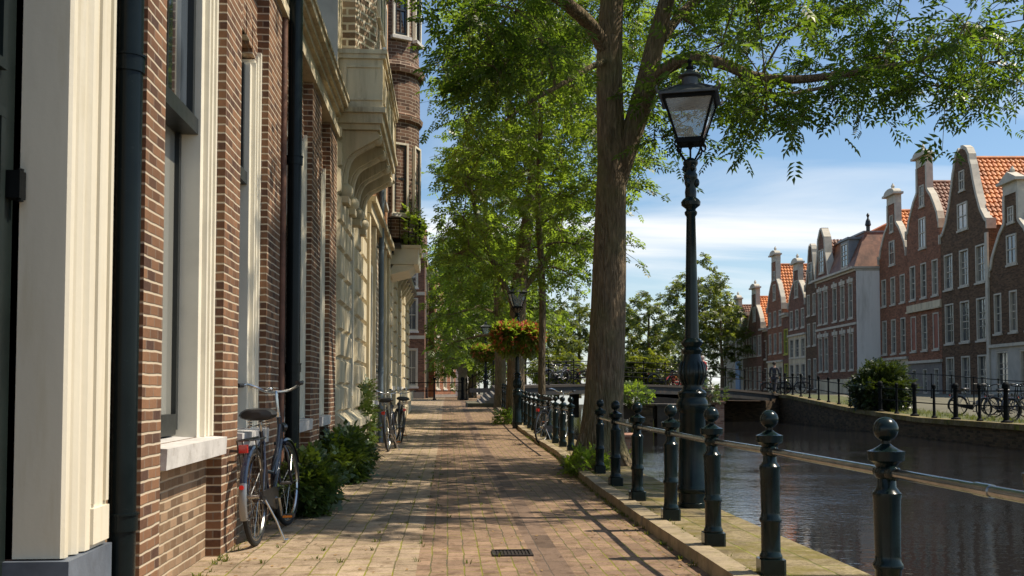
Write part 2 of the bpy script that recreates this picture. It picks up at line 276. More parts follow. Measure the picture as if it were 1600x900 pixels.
wr2 = N_.new('ShaderNodeMapRange'); wr2.inputs['From Min'].default_value = 24; wr2.inputs['From Max'].default_value = 32; wr2.inputs['To Min'].default_value = 1; wr2.inputs['To Max'].default_value = .2; L_.new(sp_.outputs[1], wr2.inputs['Value'])
wm = N_.new('ShaderNodeMath'); wm.operation = 'MULTIPLY'; L_.new(wr.outputs[0], wm.inputs[0]); L_.new(wr2.outputs[0], wm.inputs[1])
wm2 = N_.new('ShaderNodeMath'); wm2.operation = 'MULTIPLY'; L_.new(wm.outputs[0], wm2.inputs[0]); L_.new(rc.outputs[0], wm2.inputs[1])
m3 = N_.new('ShaderNodeMath'); m3.operation = 'MULTIPLY'; L_.new(nb.outputs['Fac'], m3.inputs[0]); L_.new(wm2.outputs[0], m3.inputs[1])
m4 = N_.new('ShaderNodeMath'); m4.operation = 'MULTIPLY_ADD'; L_.new(mm.outputs[0], m4.inputs[0]); m4.inputs[1].default_value = .55; L_.new(m3.outputs[0], m4.inputs[2]); m3 = m4
bump(N_, L_, b_, m3.outputs[0], .19, .04); M['water'] = m

# ------------------------------------------------------------------ mesh helpers
class Fr:
    """a facade frame: u along the facade, n outwards, z up"""
    def __init__(s, o, u, n): s.o = Vector(o); s.u = Vector(u).normalized(); s.n = Vector(n).normalized()
    def p(s, u, z, n=0): return s.o + s.u * u + s.n * n + Vector((0, 0, z))
class MB:
    def __init__(s): s.v = []; s.f = []; s.m = []; s.cur = 0
    def add(s, vs, fs):
        k = len(s.v); s.v += [tuple(v) for v in vs]; s.f += [tuple(i + k for i in f) for f in fs]; s.m += [s.cur] * len(fs); return s
    def hexa(s, p): return s.add(p, [(0, 3, 2, 1), (4, 5, 6, 7), (0, 1, 5, 4), (1, 2, 6, 5), (2, 3, 7, 6), (3, 0, 4, 7)])
    def box(s, x0, x1, y0, y1, z0, z1):
        return s.hexa([(x0, y0, z0), (x1, y0, z0), (x1, y1, z0), (x0, y1, z0), (x0, y0, z1), (x1, y0, z1), (x1, y1, z1), (x0, y1, z1)])
    def fb(s, fr, u0, u1, z0, z1, n0, n1):
        q = [fr.p(u, z, n) for z in (z0, z1) for (u, n) in ((u0, n0), (u1, n0), (u1, n1), (u0, n1))]
        return s.hexa(q)
    def obox(s, c, ax, ay, az):
        c = Vector(c); ax, ay, az = Vector(ax), Vector(ay), Vector(az)
        return s.hexa([c - ax - ay - az, c + ax - ay - az, c + ax + ay - az, c - ax + ay - az, c - ax - ay + az, c + ax - ay + az, c + ax + ay + az, c - ax + ay + az])
    def prism(s, poly, ext):
        n = len(poly); ext = Vector(ext); a = [Vector(p) for p in poly]; b = [p + ext for p in a]
        return s.add(a + b, [tuple(range(n - 1, -1, -1)), tuple(range(n, 2 * n))] + [(i, (i + 1) % n, (i + 1) % n + n, i + n) for i in range(n)])
    def band(s, fr, line, wid, n0, n1):
        """a strip of width wid running along an open polyline (u,z)"""
        P = [Vector(q) for q in line]
        for i in range(len(P) - 1):
            a, b = P[i], P[i + 1]; d = (b - a).normalized(); nn = Vector((-d.y, d.x)) * wid * .5; e = d * .01
            q = [a - e - nn, b + e - nn, b + e + nn, a - e + nn]
            s.hexa([fr.p(t.x, t.y, n0) for t in q] + [fr.p(t.x, t.y, n1) for t in q])
        return s
    def tube(s, pts, r, seg=8, cap=True, flat=None):
        P = [Vector(p) for p in pts]; n = len(P)
        if isinstance(r, (int, float)): r = [r] * n
        vs, up = [], None
        for i in range(n):
            d = (P[min(i + 1, n - 1)] - P[max(i - 1, 0)]).normalized()
            if up is None: up = Vector((0, 0, 1)) if abs(d.z) < .9 else Vector((1, 0, 0))
            a = d.cross(up)
            if a.length < 1e-4: a = d.cross(Vector((0, 1, .3)))
            a.normalize(); b = a.cross(d).normalized(); up = b
            for k in range(seg):
                t = 2 * math.pi * k / seg; vs.append(P[i] + (a * math.cos(t) + b * math.sin(t)) * r[i])
        fs = [(i * seg + k, i * seg + (k + 1) % seg, (i + 1) * seg + (k + 1) % seg, (i + 1) * seg + k) for i in range(n - 1) for k in range(seg)]
        if cap: fs += [tuple(range(seg - 1, -1, -1)), tuple((n - 1) * seg + k for k in range(seg))]
        return s.add(vs, fs)
    def lathe(s, prof, c=(0, 0, 0), seg=20, sq=0):
        c = Vector(c); vs = []
        for (z, r) in prof:
            for k in range(seg):
                t = 2 * math.pi * k / seg; vs.append(c + Vector((math.cos(t) * r, math.sin(t) * r, z)))
        n = len(prof)
        fs = [(i * seg + k, i * seg + (k + 1) % seg, (i + 1) * seg + (k + 1) % seg, (i + 1) * seg + k) for i in range(n - 1) for k in range(seg)]
        fs += [tuple(range(seg - 1, -1, -1)), tuple((n - 1) * seg + k for k in range(seg))]
        return s.add(vs, fs)
    def ball(s, c, r, seg=14, sz=1.0):
        return s.lathe([(-math.cos(math.pi * i / 9) * r * sz, max(.0005, math.sin(math.pi * i / 9) * r)) for i in range(10)], c, seg)
    def torus(s, c, R_, r, ax='y', n=36, k=8, a0=0, a1=2 * math.pi, prof=None):
        """ring round axis y (wheel in the x-z plane)"""
        c = Vector(c); full = abs(a1 - a0 - 2 * math.pi) < 1e-3; m = n if full else n + 1; vs = []
        for i in range(m):
            t = a0 + (a1 - a0) * i / n
            for j in range(k):
                u = 2 * math.pi * j / k; rr = R_ + math.cos(u) * r; vs.append(c + Vector((math.cos(t) * rr, math.sin(u) * (prof or r), math.sin(t) * rr)))
        fs = [(i * k + j, ((i + 1) % m) * k + j, ((i + 1) % m) * k + (j + 1) % k, i * k + (j + 1) % k) for i in range(n) for j in range(k)]
        return s.add(vs, fs)
    def wall(s, fr, u0, u1, z0, z1, holes, depth=.15):
        """a sheet with rectangular holes and their reveals"""
        us = sorted({u0, u1, *[h[0] for h in holes], *[h[1] for h in holes]}); zs = sorted({z0, z1, *[h[2] for h in holes], *[h[3] for h in holes]})
        us = [u for u in us if u0 <= u <= u1]; zs = [z for z in zs if z0 <= z <= z1]
        for i in range(len(us) - 1):
            for j in range(len(zs) - 1):
                cu, cz = (us[i] + us[i + 1]) / 2, (zs[j] + zs[j + 1]) / 2
                if any(h[0] < cu < h[1] and h[2] < cz < h[3] for h in holes): continue
                s.add([fr.p(us[i], zs[j]), fr.p(us[i + 1], zs[j]), fr.p(us[i + 1], zs[j + 1]), fr.p(us[i], zs[j + 1])], [(0, 1, 2, 3)])
        for (a, b, c, d) in holes:
            q = [fr.p(a, c), fr.p(b, c), fr.p(b, d), fr.p(a, d)] + [fr.p(a, c, -depth), fr.p(b, c, -depth), fr.p(b, d, -depth), fr.p(a, d, -depth)]
            s.add(q, [(0, 1, 5, 4), (1, 2, 6, 5), (2, 3, 7, 6), (3, 0, 4, 7)])
        return s
    def build(s, name, mats, parent=None, smooth=False, label=None):
        me = bpy.data.meshes.new(name); me.from_pydata(s.v, [], s.f)
        for mm_ in (mats if isinstance(mats, (list, tuple)) else [mats]): me.materials.append(mm_)
        if any(s.m): me.polygons.foreach_set('material_index', s.m)
        if smooth: smooth_by_angle(me)
        o = bpy.data.objects.new(name, me); COL.objects.link(o); attach(o, parent)
        if label: o['label'] = label
        return o
def smooth_by_angle(me, ang=40):
    me.polygons.foreach_set('use_smooth', [True] * len(me.polygons))
    try: me.set_sharp_from_angle(angle=R(ang))
    except Exception: pass
MW = {}
def attach(o, parent):
    if parent is None: return
    o.parent = parent
    if parent.name in MW: o.matrix_parent_inverse = MW[parent.name].inverted()
def thing(name, label, cat, loc=(0, 0, 0), rz=0, group=None):
    o = bpy.data.objects.new(name, None); COL.objects.link(o); o.empty_display_size = .2
    o.location = loc; o.rotation_euler = (0, 0, rz); o['label'] = label; o['category'] = cat
    if group: o['group'] = group
    MW[o.name] = Matrix.Translation(loc) @ Matrix.Rotation(rz, 4, 'Z'); return o
def tag(o, label, cat, group=None):
    o['label'] = label; o['category'] = cat
    if group: o['group'] = group
    return o
def kind(o, k='structure'): o['kind'] = k; return o
def copy_tree(src, loc, rz, label=None, group=None, scale=None, mats=None):
    kids = {}
    for o in COL.objects:
        if o.parent: kids.setdefault(o.parent.name, []).append(o)
    def go(o, par):
        c = o.copy(); COL.objects.link(c)
        if par is not None: c.parent = par
        if mats and c.type == 'MESH':
            key = o.name.split('.')[0]
            if key in mats: c.material_slots[0].link = 'OBJECT'; c.material_slots[0].material = mats[key]
        for k in kids.get(o.name, []): go(k, c)
        return c
    r = go(src, None); r.location = loc; r.rotation_euler = rz if isinstance(rz, tuple) else (0, 0, rz)
    if scale: r.scale = (scale,) * 3 if isinstance(scale, (int, float)) else scale
    if label: r['label'] = label
    if group: r['group'] = group
    return r
# ------------------------------------------------------------------ foliage helpers (numpy)
rg = np.random.default_rng(11)
def unit(a): return a / np.maximum(np.linalg.norm(a, axis=-1, keepdims=True), 1e-6)
def sprig(kind_):
    """template of one compound leaf: leaflets as 4-corner blades, unit length along x"""
    V = []
    if kind_ == 'ash':
        ts = [(.22, 1), (.40, 1), (.58, 1), (.76, 1)]; ln, wd = .34, .12
    elif kind_ == 'elm':
        ts = [(.12, 1), (.42, 1), (.72, 1)]; ln, wd = .42, .24
    else:
        ts = [(.1, 1), (.5, 1)]; ln, wd = .6, .42
    def blade(o, a, s=1):
        o = np.array(o); d = np.array([math.cos(a), math.sin(a), -.18]); n = np.array([-math.sin(a), math.cos(a), 0])
        up = np.array([0, 0, .06])
        V.append([o, o + d * ln * s * .45 + n * wd * s * .5 + up, o + d * ln * s, o + d * ln * s * .45 - n * wd * s * .5 + up])
    for t, s in ts:
        blade((t, .01, -.1 * t * t), R(58)); blade((t, -.01, -.1 * t * t), R(-58))
    blade((.8, 0, -.08), 0, 1.05)
    return np.array(V)                      # (k,4,3)
def leaves(name, pos, axis, size, kind_, mats, parent, twigs=None, up=None):
    T = sprig(kind_); n = len(pos)
    ax = unit(axis); u0 = np.tile(np.array([[0, 0, 1.0]]), (n, 1)) + rg.normal(0, .45, (n, 3)) if up is None else up
    b = unit(np.cross(u0, ax)); c = np.cross(ax, b)
    B = np.stack([ax, b, c], 1) * size[:, None, None]
    W = np.einsum('kpi,nij->nkpj', T, B) + pos[:, None, None, :]
    V = W.reshape(-1, 3); nq = len(V) // 4; Fq = np.arange(nq * 4).reshape(-1, 4)
    nv, nf = len(V), nq; mi = np.zeros(nf, np.int32)
    loops = Fq.ravel()
    if twigs is not None and len(twigs.v):
        tv = np.array(twigs.v); tf = np.array(twigs.f); V = np.vstack([V, tv]); loops = np.concatenate([loops, (tf + nv).ravel()]); nf += len(tf); mi = np.concatenate([mi, np.ones(len(tf), np.int32)])
    me = bpy.data.meshes.new(name); me.vertices.add(len(V)); me.vertices.foreach_set('co', V.astype(np.float32).ravel())
    me.loops.add(len(loops)); me.loops.foreach_set('vertex_index', loops.astype(np.int32)); me.polygons.add(nf)
    me.polygons.foreach_set('loop_start', (np.arange(nf) * 4).astype(np.int32)); me.polygons.foreach_set('loop_total', np.full(nf, 4, np.int32))
    for mm_ in mats: me.materials.append(mm_)
    me.polygons.foreach_set('material_index', mi); me.update(calc_edges=True)
    o = bpy.data.objects.new(name, me); COL.objects.link(o); attach(o, parent); return o
def cluster_leaves(C, rad, ntw, nsp, size, tw, twr=.006, droop=.25, flat=.6, out=None):
    """twigs radiating from cluster centres, leaf sprigs along the twigs"""
    P, A, S = [], [], []
    for i, c in enumerate(C):
        bias = np.zeros(3) if out is None else unit(c - out) * .8
        for _ in range(ntw):
            d = rg.normal(0, 1, 3); d[2] *= flat; d = unit(d + bias); l = rad * rg.uniform(.6, 1.25)
            n = 4; pts = [c + d * l * t + np.array([0, 0, -droop * l * t * t]) for t in np.linspace(0, 1, n)]
            if tw is not None: tw.tube(pts, [twr, twr * .8, twr * .6, twr * .4], 4, False)
            t = rg.uniform(.15, 1.05, nsp)[:, None]
            p = c + d * l * t + np.array([0, 0, -droop * l]) * t * t + rg.normal(0, .03, (nsp, 3))
            side = unit(np.cross(d, [0, 0, 1.0])) * rg.choice([-1, 1], nsp)[:, None]
            a = d * rg.uniform(.3, .9, nsp)[:, None] + side * rg.uniform(.4, 1.0, nsp)[:, None] + np.array([0, 0, -.35]) + rg.normal(0, .25, (nsp, 3))
            P.append(p); A.append(a); S.append(size * rg.uniform(.65, 1.2, nsp))
    return np.vstack(P), np.vstack(A), np.concatenate(S)
def in_ell(n, c, r, zmin=None, shell=.0, keep=None, mind=0):
    out = []; tries = 0
    while len(out) < n and tries < n * 60:
        tries += 1
        p = rg.uniform(-1, 1, 3); q = np.linalg.norm(p)
        if q > 1 or q < shell: continue
        p = np.array(c) + p * np.array(r)
        if zmin is not None and p[2] < zmin: continue
        if keep is not None and not keep(p): continue
        if mind and out and min(np.linalg.norm(p - o) for o in out[-60:]) < mind: continue
        out.append(p)
    return np.array(out)
def grow(nodes, C, mb, r0=.05, r1=.012):
    """connect every cluster centre to the nearest point already on the skeleton"""
    nodes = [(np.array(p), r) for p, r in nodes]; root = nodes[0][0]
    for c in sorted(list(C), key=lambda q: min(np.linalg.norm(q - p) for p, _ in nodes)):
        best = min(range(len(nodes)), key=lambda k: np.linalg.norm(nodes[k][0] - c) + (1.2 if nodes[k][0][2] > c[2] + .4 else 0))
        a, ra = nodes[best]; L_ = np.linalg.norm(c - a)
        rs = min(ra * .62, r0 * min(1.0, .35 + L_ / 3)); mid1 = a + (c - a) * .35 + np.array([0, 0, .10 * L_]) + rg.normal(0, .05 * L_, 3); mid2 = a + (c - a) * .7 + np.array([0, 0, .08 * L_]) + rg.normal(0, .04 * L_, 3)
        rs = max(rs, r1); e = max(r1 * .7, rs * .4)
        mb.tube([a, mid1, mid2, c], [rs, rs * .8, rs * .62, e], 5, False)
        nodes += [(mid1, rs * .85), (mid2, rs * .65), (c, e)]
def smooth_path(pts, rad, k=4):
    P = [Vector(p) for p in pts]; out, ro = [], []
    for i in range(len(P) - 1):
        p0, p1, p2, p3 = P[max(i - 1, 0)], P[i], P[i + 1], P[min(i + 2, len(P) - 1)]
        for j in range(k):
            t = j / k; t2, t3 = t * t, t * t * t
            out.append(.5 * ((2 * p1) + (-p0 + p2) * t + (2 * p0 - 5 * p1 + 4 * p2 - p3) * t2 + (-p0 + 3 * p1 - 3 * p2 + p3) * t3)); ro.append(rad[i] + (rad[i + 1] - rad[i]) * t)
    return out + [P[-1]], ro + [rad[-1]]
# ------------------------------------------------------------------ ground levels
def lerp(y, tab):
    if y <= tab[0][0]: return tab[0][1]
    for (a, va), (b, vb) in zip(tab, tab[1:]):
        if y <= b: return va + (vb - va) * (y - a) / (b - a)
    return tab[-1][1]
def zg(y): return lerp(y, [(20, 0), (26, .06), (34, .26), (46, .56), (54, .60)])
def q(y): return lerp(y, [(8, 0), (11, .03), (14, .13), (17, .25), (19, .28)])     # the quay bends outwards a little
KI, BX, QO = 1.55, 1.79, 2.34          # kerb inner edge, bollard line, outer quay edge (street x)
fwd = Vector((math.sin(YAW), math.cos(YAW), 0)); rgt = Vector((math.cos(YAW), -math.sin(YAW), 0))
def cw(X, d, z=0): return rgt * X + fwd * d + Vector((0, 0, z))
ys = [-8, 0] + [2 + i for i in range(0, 55)] + [60, 70, 80, 110]
def strip(name, xa, xb, mat, ya=-8, yb=110, dz=0):
    b = MB(); Y = [y for y in ys if ya <= y <= yb]
    vs, fs = [], []
    for i, y in enumerate(Y):
        vs += [(xa(y), y, zg(y) + dz), (xb(y), y, zg(y) + dz)]
        if i: fs.append((2 * i - 2, 2 * i - 1, 2 * i + 1, 2 * i))
    b.add(vs, fs); return kind(b.build(name, mat))
SX, ST = -.19, .56                       # seam between pale tiles and bricks, dark strip
strip('pavement_tiles', lambda y: -2.2, lambda y: SX, M['paving_light'])
strip('pavement_bricks', lambda y: SX, lambda y: ST, M['paving_brick'])
strip('pavement_strip', lambda y: ST, lambda y: ST + .20, M['paving_strip'])
strip('pavement_canal_side', lambda y: ST + .20, lambda y: KI + q(y) + .02 if y < 56 else 4, M['paving_brick'])
strip('side_street', lambda y: -90, lambda y: -2.2, M['paving_brick'], 38)
# kerb and coping stones, one mesh (continuous masonry of the quay)
b = MB(); y = 1.0; r2 = random.Random(3)
while y < 41:
    l = .95 * r2.uniform(.85, 1.15); j = r2.uniform(-.008, .008); k = r2.uniform(-.006, .006)
    ya, yb = y + .006, y + l - .006
    def xx(yy, o): return o + q(yy)
    z0, z1 = zg(ya), zg(yb)
    b.cur = 1
    P = lambda o, yy, h: (xx(yy, o) + j, yy, zg(yy) + h + k)
    b.hexa([P(KI, ya, -.2), P(KI + .15, ya, -.2), P(KI + .15, yb, -.2), P(KI, yb, -.2), P(KI + .012, ya, .085), P(KI + .15, ya, .088), P(KI + .15, yb, .088), P(KI + .012, yb, .085)])
    b.cur = 0
    b.hexa([P(KI + .158, ya, -.2), P(QO, ya, -.2), P(QO, yb, -.2), P(KI + .158, yb, -.2), P(KI + .158, ya, .08), P(QO, ya, .074), P(QO, yb, .074), P(KI + .158, yb, .08)])
    y += l
kind(b.build('quay_coping', [M['coping'], M['kerb']]))
b = MB()
for ya, yb in zip(ys, ys[1:]):
    if yb > 110 : continue
    b.add([(QO - .05 + q(ya), ya, -1.5), (QO - .05 + q(yb), yb, -1.5), (QO - .05 + q(yb), yb, zg(yb) + .02), (QO - .05 + q(ya), ya, zg(ya) + .02)], [(0, 1, 2, 3)])
    b.add([(1.4, ya, zg(ya) - .1), (QO - .05 + q(ya), ya, zg(ya) - .1), (QO - .05 + q(yb), yb, zg(yb) - .1), (1.4, yb, zg(yb) - .1)], [(0, 1, 2, 3)])
b.cur = 1
b.box(.8, QO + .2, 41, 110, 0.0, .58)
kind(b.build('quay_wall', [M['brick_quay'], M['ground']]))
# water
b = MB(); b.add([(1.0, -30, -.45), (40, -30, -.45), (40, 112, -.45), (1.0, 112, -.45)], [(0, 1, 2, 3)]); kind(b.build('canal_water', M['water']))
# far ground to the horizon
b = MB(); b.add([(-2500, 108, .55), (2500, 108, .55), (2500, 4000, .55), (-2500, 4000, .55)], [(0, 1, 2, 3)])
b.add([(-2500, 30, -.2), (-2.3, 30, -.2), (-2.3, 109, -.2), (-2500, 109, -.2)], [(0, 1, 2, 3)]); kind(b.build('ground', M['ground']))
# far bank
def zb(d): return lerp(d, [(34, .18), (40, .34), (50, .85), (60, .9)])
dd = [-20, 0, 10, 20, 26, 30, 34, 36, 38, 40, 42, 44, 46, 48, 50, 55, 60, 80, 108]
def fstrip(name, xa, xb, mat, dz=0):
    b = MB(); vs, fs = [], []
    for i, d in enumerate(dd):
        vs += [cw(xa, d, zb(d) + dz), cw(xb, d, zb(d) + dz)]
        if i: fs.append((2 * i - 2, 2 * i - 1, 2 * i + 1, 2 * i))
    b.add(vs, fs); return kind(b.build(name, mat))
fstrip('far_grass_verge', 13.85, 15.9, M['grass_ground']); fstrip('far_bank_road', 15.9, 90, M['ground'])
b = MB()
for da, db in zip(dd, dd[1:]):
    b.add([cw(13.5, da, -1.5), cw(13.5, db, -1.5), cw(13.5, db, zb(db) - .12), cw(13.5, da, zb(da) - .12)], [(0, 1, 2, 3)])
    b.cur = 1
    b.hexa([cw(13.44, da + .004, zb(da) - .14), cw(13.9, da + .004, zb(da) - .14), cw(13.9, db, zb(db) - .14), cw(13.44, db, zb(db) - .14), cw(13.44, da + .004, zb(da) + .02), cw(13.9, da + .004, zb(da) + .02), cw(13.9, db, zb(db) + .02), cw(13.44, db, zb(db) + .02)])
    b.cur = 0
kind(b.build('far_quay_wall', [M['brick_quay'], M['coping']]))
# drain grate
t = thing('drain_grate', 'small rectangular cast iron drain grate set in the brick paving', 'drain', (.43, 6.95, 0))
b = MB(); x0, x1, y0, y1 = .30, .57, 6.82, 7.06
for a in ((x0, x1, y0, y0 + .02), (x0, x1, y1 - .02, y1), (x0, x0 + .02, y0 + .02, y1 - .02), (x1 - .02, x1, y0 + .02, y1 - .02)): b.box(*a, -.02, .012)
b.build('frame', M['grate'], t); b = MB(); b.box(x0 + .021, x1 - .021, y0 + .021, y1 - .021, -.02, .002)
for i in range(9): b.box(x0 + .032 + i * .0245, x0 + .044 + i * .0245, y0 + .035, y1 - .035, .002, .009)
b.build('grid', M['grate'], t)

# ------------------------------------------------------------------ windows
def window(fr, u0, u1, z0, z1, parent, n=-.10, casing='white', sash='frame_dark', glass='glass', cols=1, rows=(.5,), cw_=.07, sash_w=.05, sill=None, proud=.0, name='window', muntin=.022, trans=None):
    """casing, sash bars and the pane behind them; rows = heights of cross bars as fractions"""
    b = MB(); n0, n1 = n - .02, proud
    b.fb(fr, u0, u0 + cw_, z0, z1, n0, n1); b.fb(fr, u1 - cw_, u1, z0, z1, n0, n1); b.fb(fr, u0 + cw_, u1 - cw_, z1 - cw_, z1, n0, n1 - .004); b.fb(fr, u0 + cw_, u1 - cw_, z0, z0 + cw_ * .8, n0, n1 - .004)
    wn = b.build(name, M[casing], parent)
    a0, a1, b0, b1 = u0 + cw_, u1 - cw_, z0 + cw_ * .8, z1 - cw_
    s = MB(); f0, f1 = n - .02, n + .03
    s.fb(fr, a0, a0 + sash_w, b0, b1, f0, f1); s.fb(fr, a1 - sash_w, a1, b0, b1, f0, f1); s.fb(fr, a0 + sash_w, a1 - sash_w, b0, b0 + sash_w * 1.4, f0, f1 - .002); s.fb(fr, a0 + sash_w, a1 - sash_w, b1 - sash_w, b1, f0, f1 - .002)
    for r_ in rows: zc = b0 + (b1 - b0) * r_; s.fb(fr, a0 + sash_w, a1 - sash_w, zc - muntin * 1.1, zc + muntin * 1.1, f0, f1 + .004)
    for c in range(1, cols):
        uc = a0 + (a1 - a0) * c / cols; s.fb(fr, uc - muntin * .6, uc + muntin * .6, b0 + sash_w, b1 - sash_w, f0, f1 - .006)
    s.build('sash', M[sash], wn)
    g = MB(); g.fb(fr, a0 + .002, a1 - .002, b0 + .002, b1 - .002, n - .03, n - .008); g.build('pane', M[glass], wn)
    if sill:
        q_ = MB(); q_.fb(fr, u0 - .05, u1 + .05, z0 - sill, z0, n, proud + .06); q_.build('sill', M['sill'], parent)
    return wn
# ------------------------------------------------------------------ left side: doorway house
LW = Fr((-1.6, 0, 0), (0, 1, 0), (1, 0, 0))
t = thing('house', 'cream pilastered doorway of the nearest house with black green panelled door', 'house', (-1.7, 3.0, 0))
b = MB(); b.box(-6, -1.78, 1.0, 4.2, 4.2, 5.2); b.box(-6, -1.72, 4.2, 4.86, -.2, 5.2); b.build('wall', M['brick_near'], t)
prof = [(4.20, -1.9), (4.20, -1.535), (4.212, -1.522), (4.245, -1.520), (4.256, -1.545), (4.285, -1.550), (4.300, -1.528), (4.318, -1.512), (4.338, -1.512), (4.350, -1.532), (4.372, -1.532), (4.392, -1.505), (4.432, -1.503), (4.450, -1.5035), (4.640, -1.5035), (4.655, -1.515), (4.66, -1.9)]
b = MB(); b.prism([(x, y, .432) for y, x in prof], (0, 0, 4.6)); b.fb(Fr((-1.5035, 0, 0), (0, 1, 0), (1, 0, 0)), 4.455, 4.485, .62, 5.0, .0, .013); b.fb(Fr((-1.5035, 0, 0), (0, 1, 0), (1, 0, 0)), 4.60, 4.635, .62, 5.0, .0, .013); b.fb(Fr((-1.5035, 0, 0), (0, 1, 0), (1, 0, 0)), 4.445, 4.645, .45, .60, .0, .014)
b.build('door_frame', M['cream'], t)
b = MB(); b.box(-1.95, -1.49, 4.17, 4.69, -.1, .425); b.prism([(-1.95, 4.17, .425), (-1.95, 4.69, .425), (-1.515, 4.69, .455), (-1.515, 4.17, .455)], (0, 0, -.028)) if False else None; b.build('plinth', M['stone_blue'], t)
d_ = MB(); DF = Fr((-1.745, 0, 0), (0, 1, 0), (1, 0, 0)); d_.fb(DF, 3.0, 4.195, .1, 4.1, -.05, 0)
for (za, zb_) in ((.3, .95), (1.1, 2.2), (2.35, 3.6)):
    for ua in (3.1, 3.65):
        ub = ua + .42
        d_.fb(DF, ua, ub, za, za + .04, 0, .022); d_.fb(DF, ua, ub, zb_ - .04, zb_, 0, .022); d_.fb(DF, ua, ua + .04, za + .04, zb_ - .04, 0, .021); d_.fb(DF, ub - .04, ub, za + .04, zb_ - .04, 0, .021)
        d_.fb(DF, ua + .08, ub - .08, za + .08, zb_ - .08, 0, .014)
dr = d_.build('door', M['door'], t)
h_ = MB(); h_.fb(DF, 4.125, 4.185, 1.86, 1.97, .0, .055); h_.tube([(-1.70, 4.155, 1.85), (-1.70, 4.155, 1.98)], .014, 8); h_.build('hinge', M['iron_black'], dr)
def downpipe(x, y, z0, z1, r, mat, label, group=None, collars=(), parent=None):
    b = MB(); b.tube([(x, y, z0), (x, y, z1)], r, 18)
    o = b.build('downpipe', mat, parent, True)
    for zc in collars:
        c = MB(); c.tube([(x, y, zc - .035), (x, y, zc + .035)], r * 1.13, 18); c.tube([(x, y, zc + .036), (x, y, zc + .046)], r * 1.22, 18); c.box(-1.62, x, y - .012, y + .012, zc - .015, zc + .015); c.build('collar', mat, o, True)
    return o
# ------------------------------------------------------------------ left side: low brick house with tall windows
t = thing('brick_house', 'low red brown brick house with tall white framed windows and a cream cornice', 'house', (-1.6, 9.4, 0))
W = [(5.48, 6.94), (7.44, 8.55), (9.95, 11.3), (12.1, 13.0)]; zs0, zs1 = .80, 3.9
b = MB(); b.wall(LW, 4.7, 13.8, -.3, 4.5, [(a, c, zs0, zs1) for a, c in W], .30)
b.fb(LW, 4.69, 13.79, -.3, 4.5, -4.5, -.36)
b.add([(-1.6, 4.7, 4.5), (-1.6, 13.8, 4.5), (-6, 13.8, 4.5), (-6, 4.7, 4.5)], [(0, 1, 2, 3)])
b.m = [1 if all(b.v[i][2] <= zs0 + .001 and b.v[i][0] > -1.61 for i in f) else 0 for f in b.f]
b.build('wall', [M['brick_near'], M['brick_tan']], t)
for a, c in ((5.14, 5.48), (6.94, 7.44), (8.55, 9.2), (11.3, 12.1), (13.0, 13.79)):
    b = MB(); b.fb(LW, a, c, -.3, 4.495, -.05, .10); b.build('pier', M['brick_near'], t)
for i, (a, c) in enumerate(W):                      # arched brick heads
    b = MB(); n = 9
    for k in range(n):
        ua, ub = a + (c - a) * k / n, a + (c - a) * (k + 1) / n; um = (ua + ub) / 2
        sag = .16 * (1 - ((um - (a + c) / 2) / ((c - a) / 2)) ** 2)
        b.fb(LW, ua + .004, ub - .004, zs1 - .16 + sag, zs1 + .10 + sag, -.12, .008 + .004 * (k % 2))
    b.build('arch', M['brick_near'], t)
window(LW, 5.49, 6.66, .80, 3.9, t, n=-.18, cw_=.055, sash_w=.06, rows=(), glass='glass_blind', casing='white', proud=-.14, name='window') if False else None
def tall_window(a, c, parent, blind):       # deep reveal, moulded casing, dark sashes
    fr = LW; cwid = .06
    b = MB()
    for (u0, u1) in ((a, a + .045), (c - .25, c)):
        if u0 == a: b.fb(fr, u0, u1, zs0, zs1, -.28, .0)
    # moulded casing on the street side and its deep reveal
    b.fb(fr, c - .045, c, zs0, zs1, -.28, .045); b.fb(fr, c - .09, c - .046, zs0, zs1 - .045, -.28, .03); b.fb(fr, c - .15, c - .091, zs0, zs1 - .09, -.28, .012); b.fb(fr, c - .19, c - .151, zs0, zs1 - .13, -.28, .030); b.fb(fr, c - .27, c - .191, zs0, zs1 - .16, -.28, .0)
    b.fb(fr, a + .046, c - .272, zs1 - .17, zs1, -.28, -.07)
    wn = b.build('window', M['white'], parent)
    a0, a1 = a + .047, c - .272; zm = 2.78
    s = MB()
    s.fb(fr, a0, a0 + .06, zs0 + .05, zm - .031, -.18, -.12); s.fb(fr, a1 - .05, a1, zs0 + .05, zm - .031, -.18, -.12); s.fb(fr, a0 + .061, a1 - .051, zs0 + .02, zs0 + .15, -.18, -.118)
    s.fb(fr, a0, a1, zm - .03, zm + .07, -.18, -.015); s.fb(fr, a0, a0 + .06, zm + .071, zs1 - .171, -.12, -.04); s.fb(fr, a1 - .05, a1, zm + .071, zs1 - .171, -.12, -.04); s.fb(fr, (a0 + a1) / 2 - .014, (a0 + a1) / 2 + .014, zm + .071, zs1 - .171, -.10, -.06)
    s.build('sash', M['frame_dark'], wn)
    g = MB(); g.fb(fr, a0 + .061, a1 - .051, zs0 + .151, zm - .032, -.16, -.15); g.build('pane', M['glass_blind'] if blind else M['glass'], wn)
    g = MB(); g.fb(fr, a0 + .061, a1 - .051, zm + .072, zs1 - .172, -.09, -.08); g.build('upper_pane', M['glass'], wn)
    s = MB(); s.prism([fr.p(a - .0, zs0 - .12, .13), fr.p(a, zs0 - .12, -.28), fr.p(a, zs0 + .014, -.28), fr.p(a, zs0 - .008, .135)], fr.u * (c - a)); s.build('sill', M['sill'], parent)
for i, (a, c) in enumerate(W): tall_window(a + .003, c - .003, t, i == 0)
b = MB()          # cornice: stepped mouldings
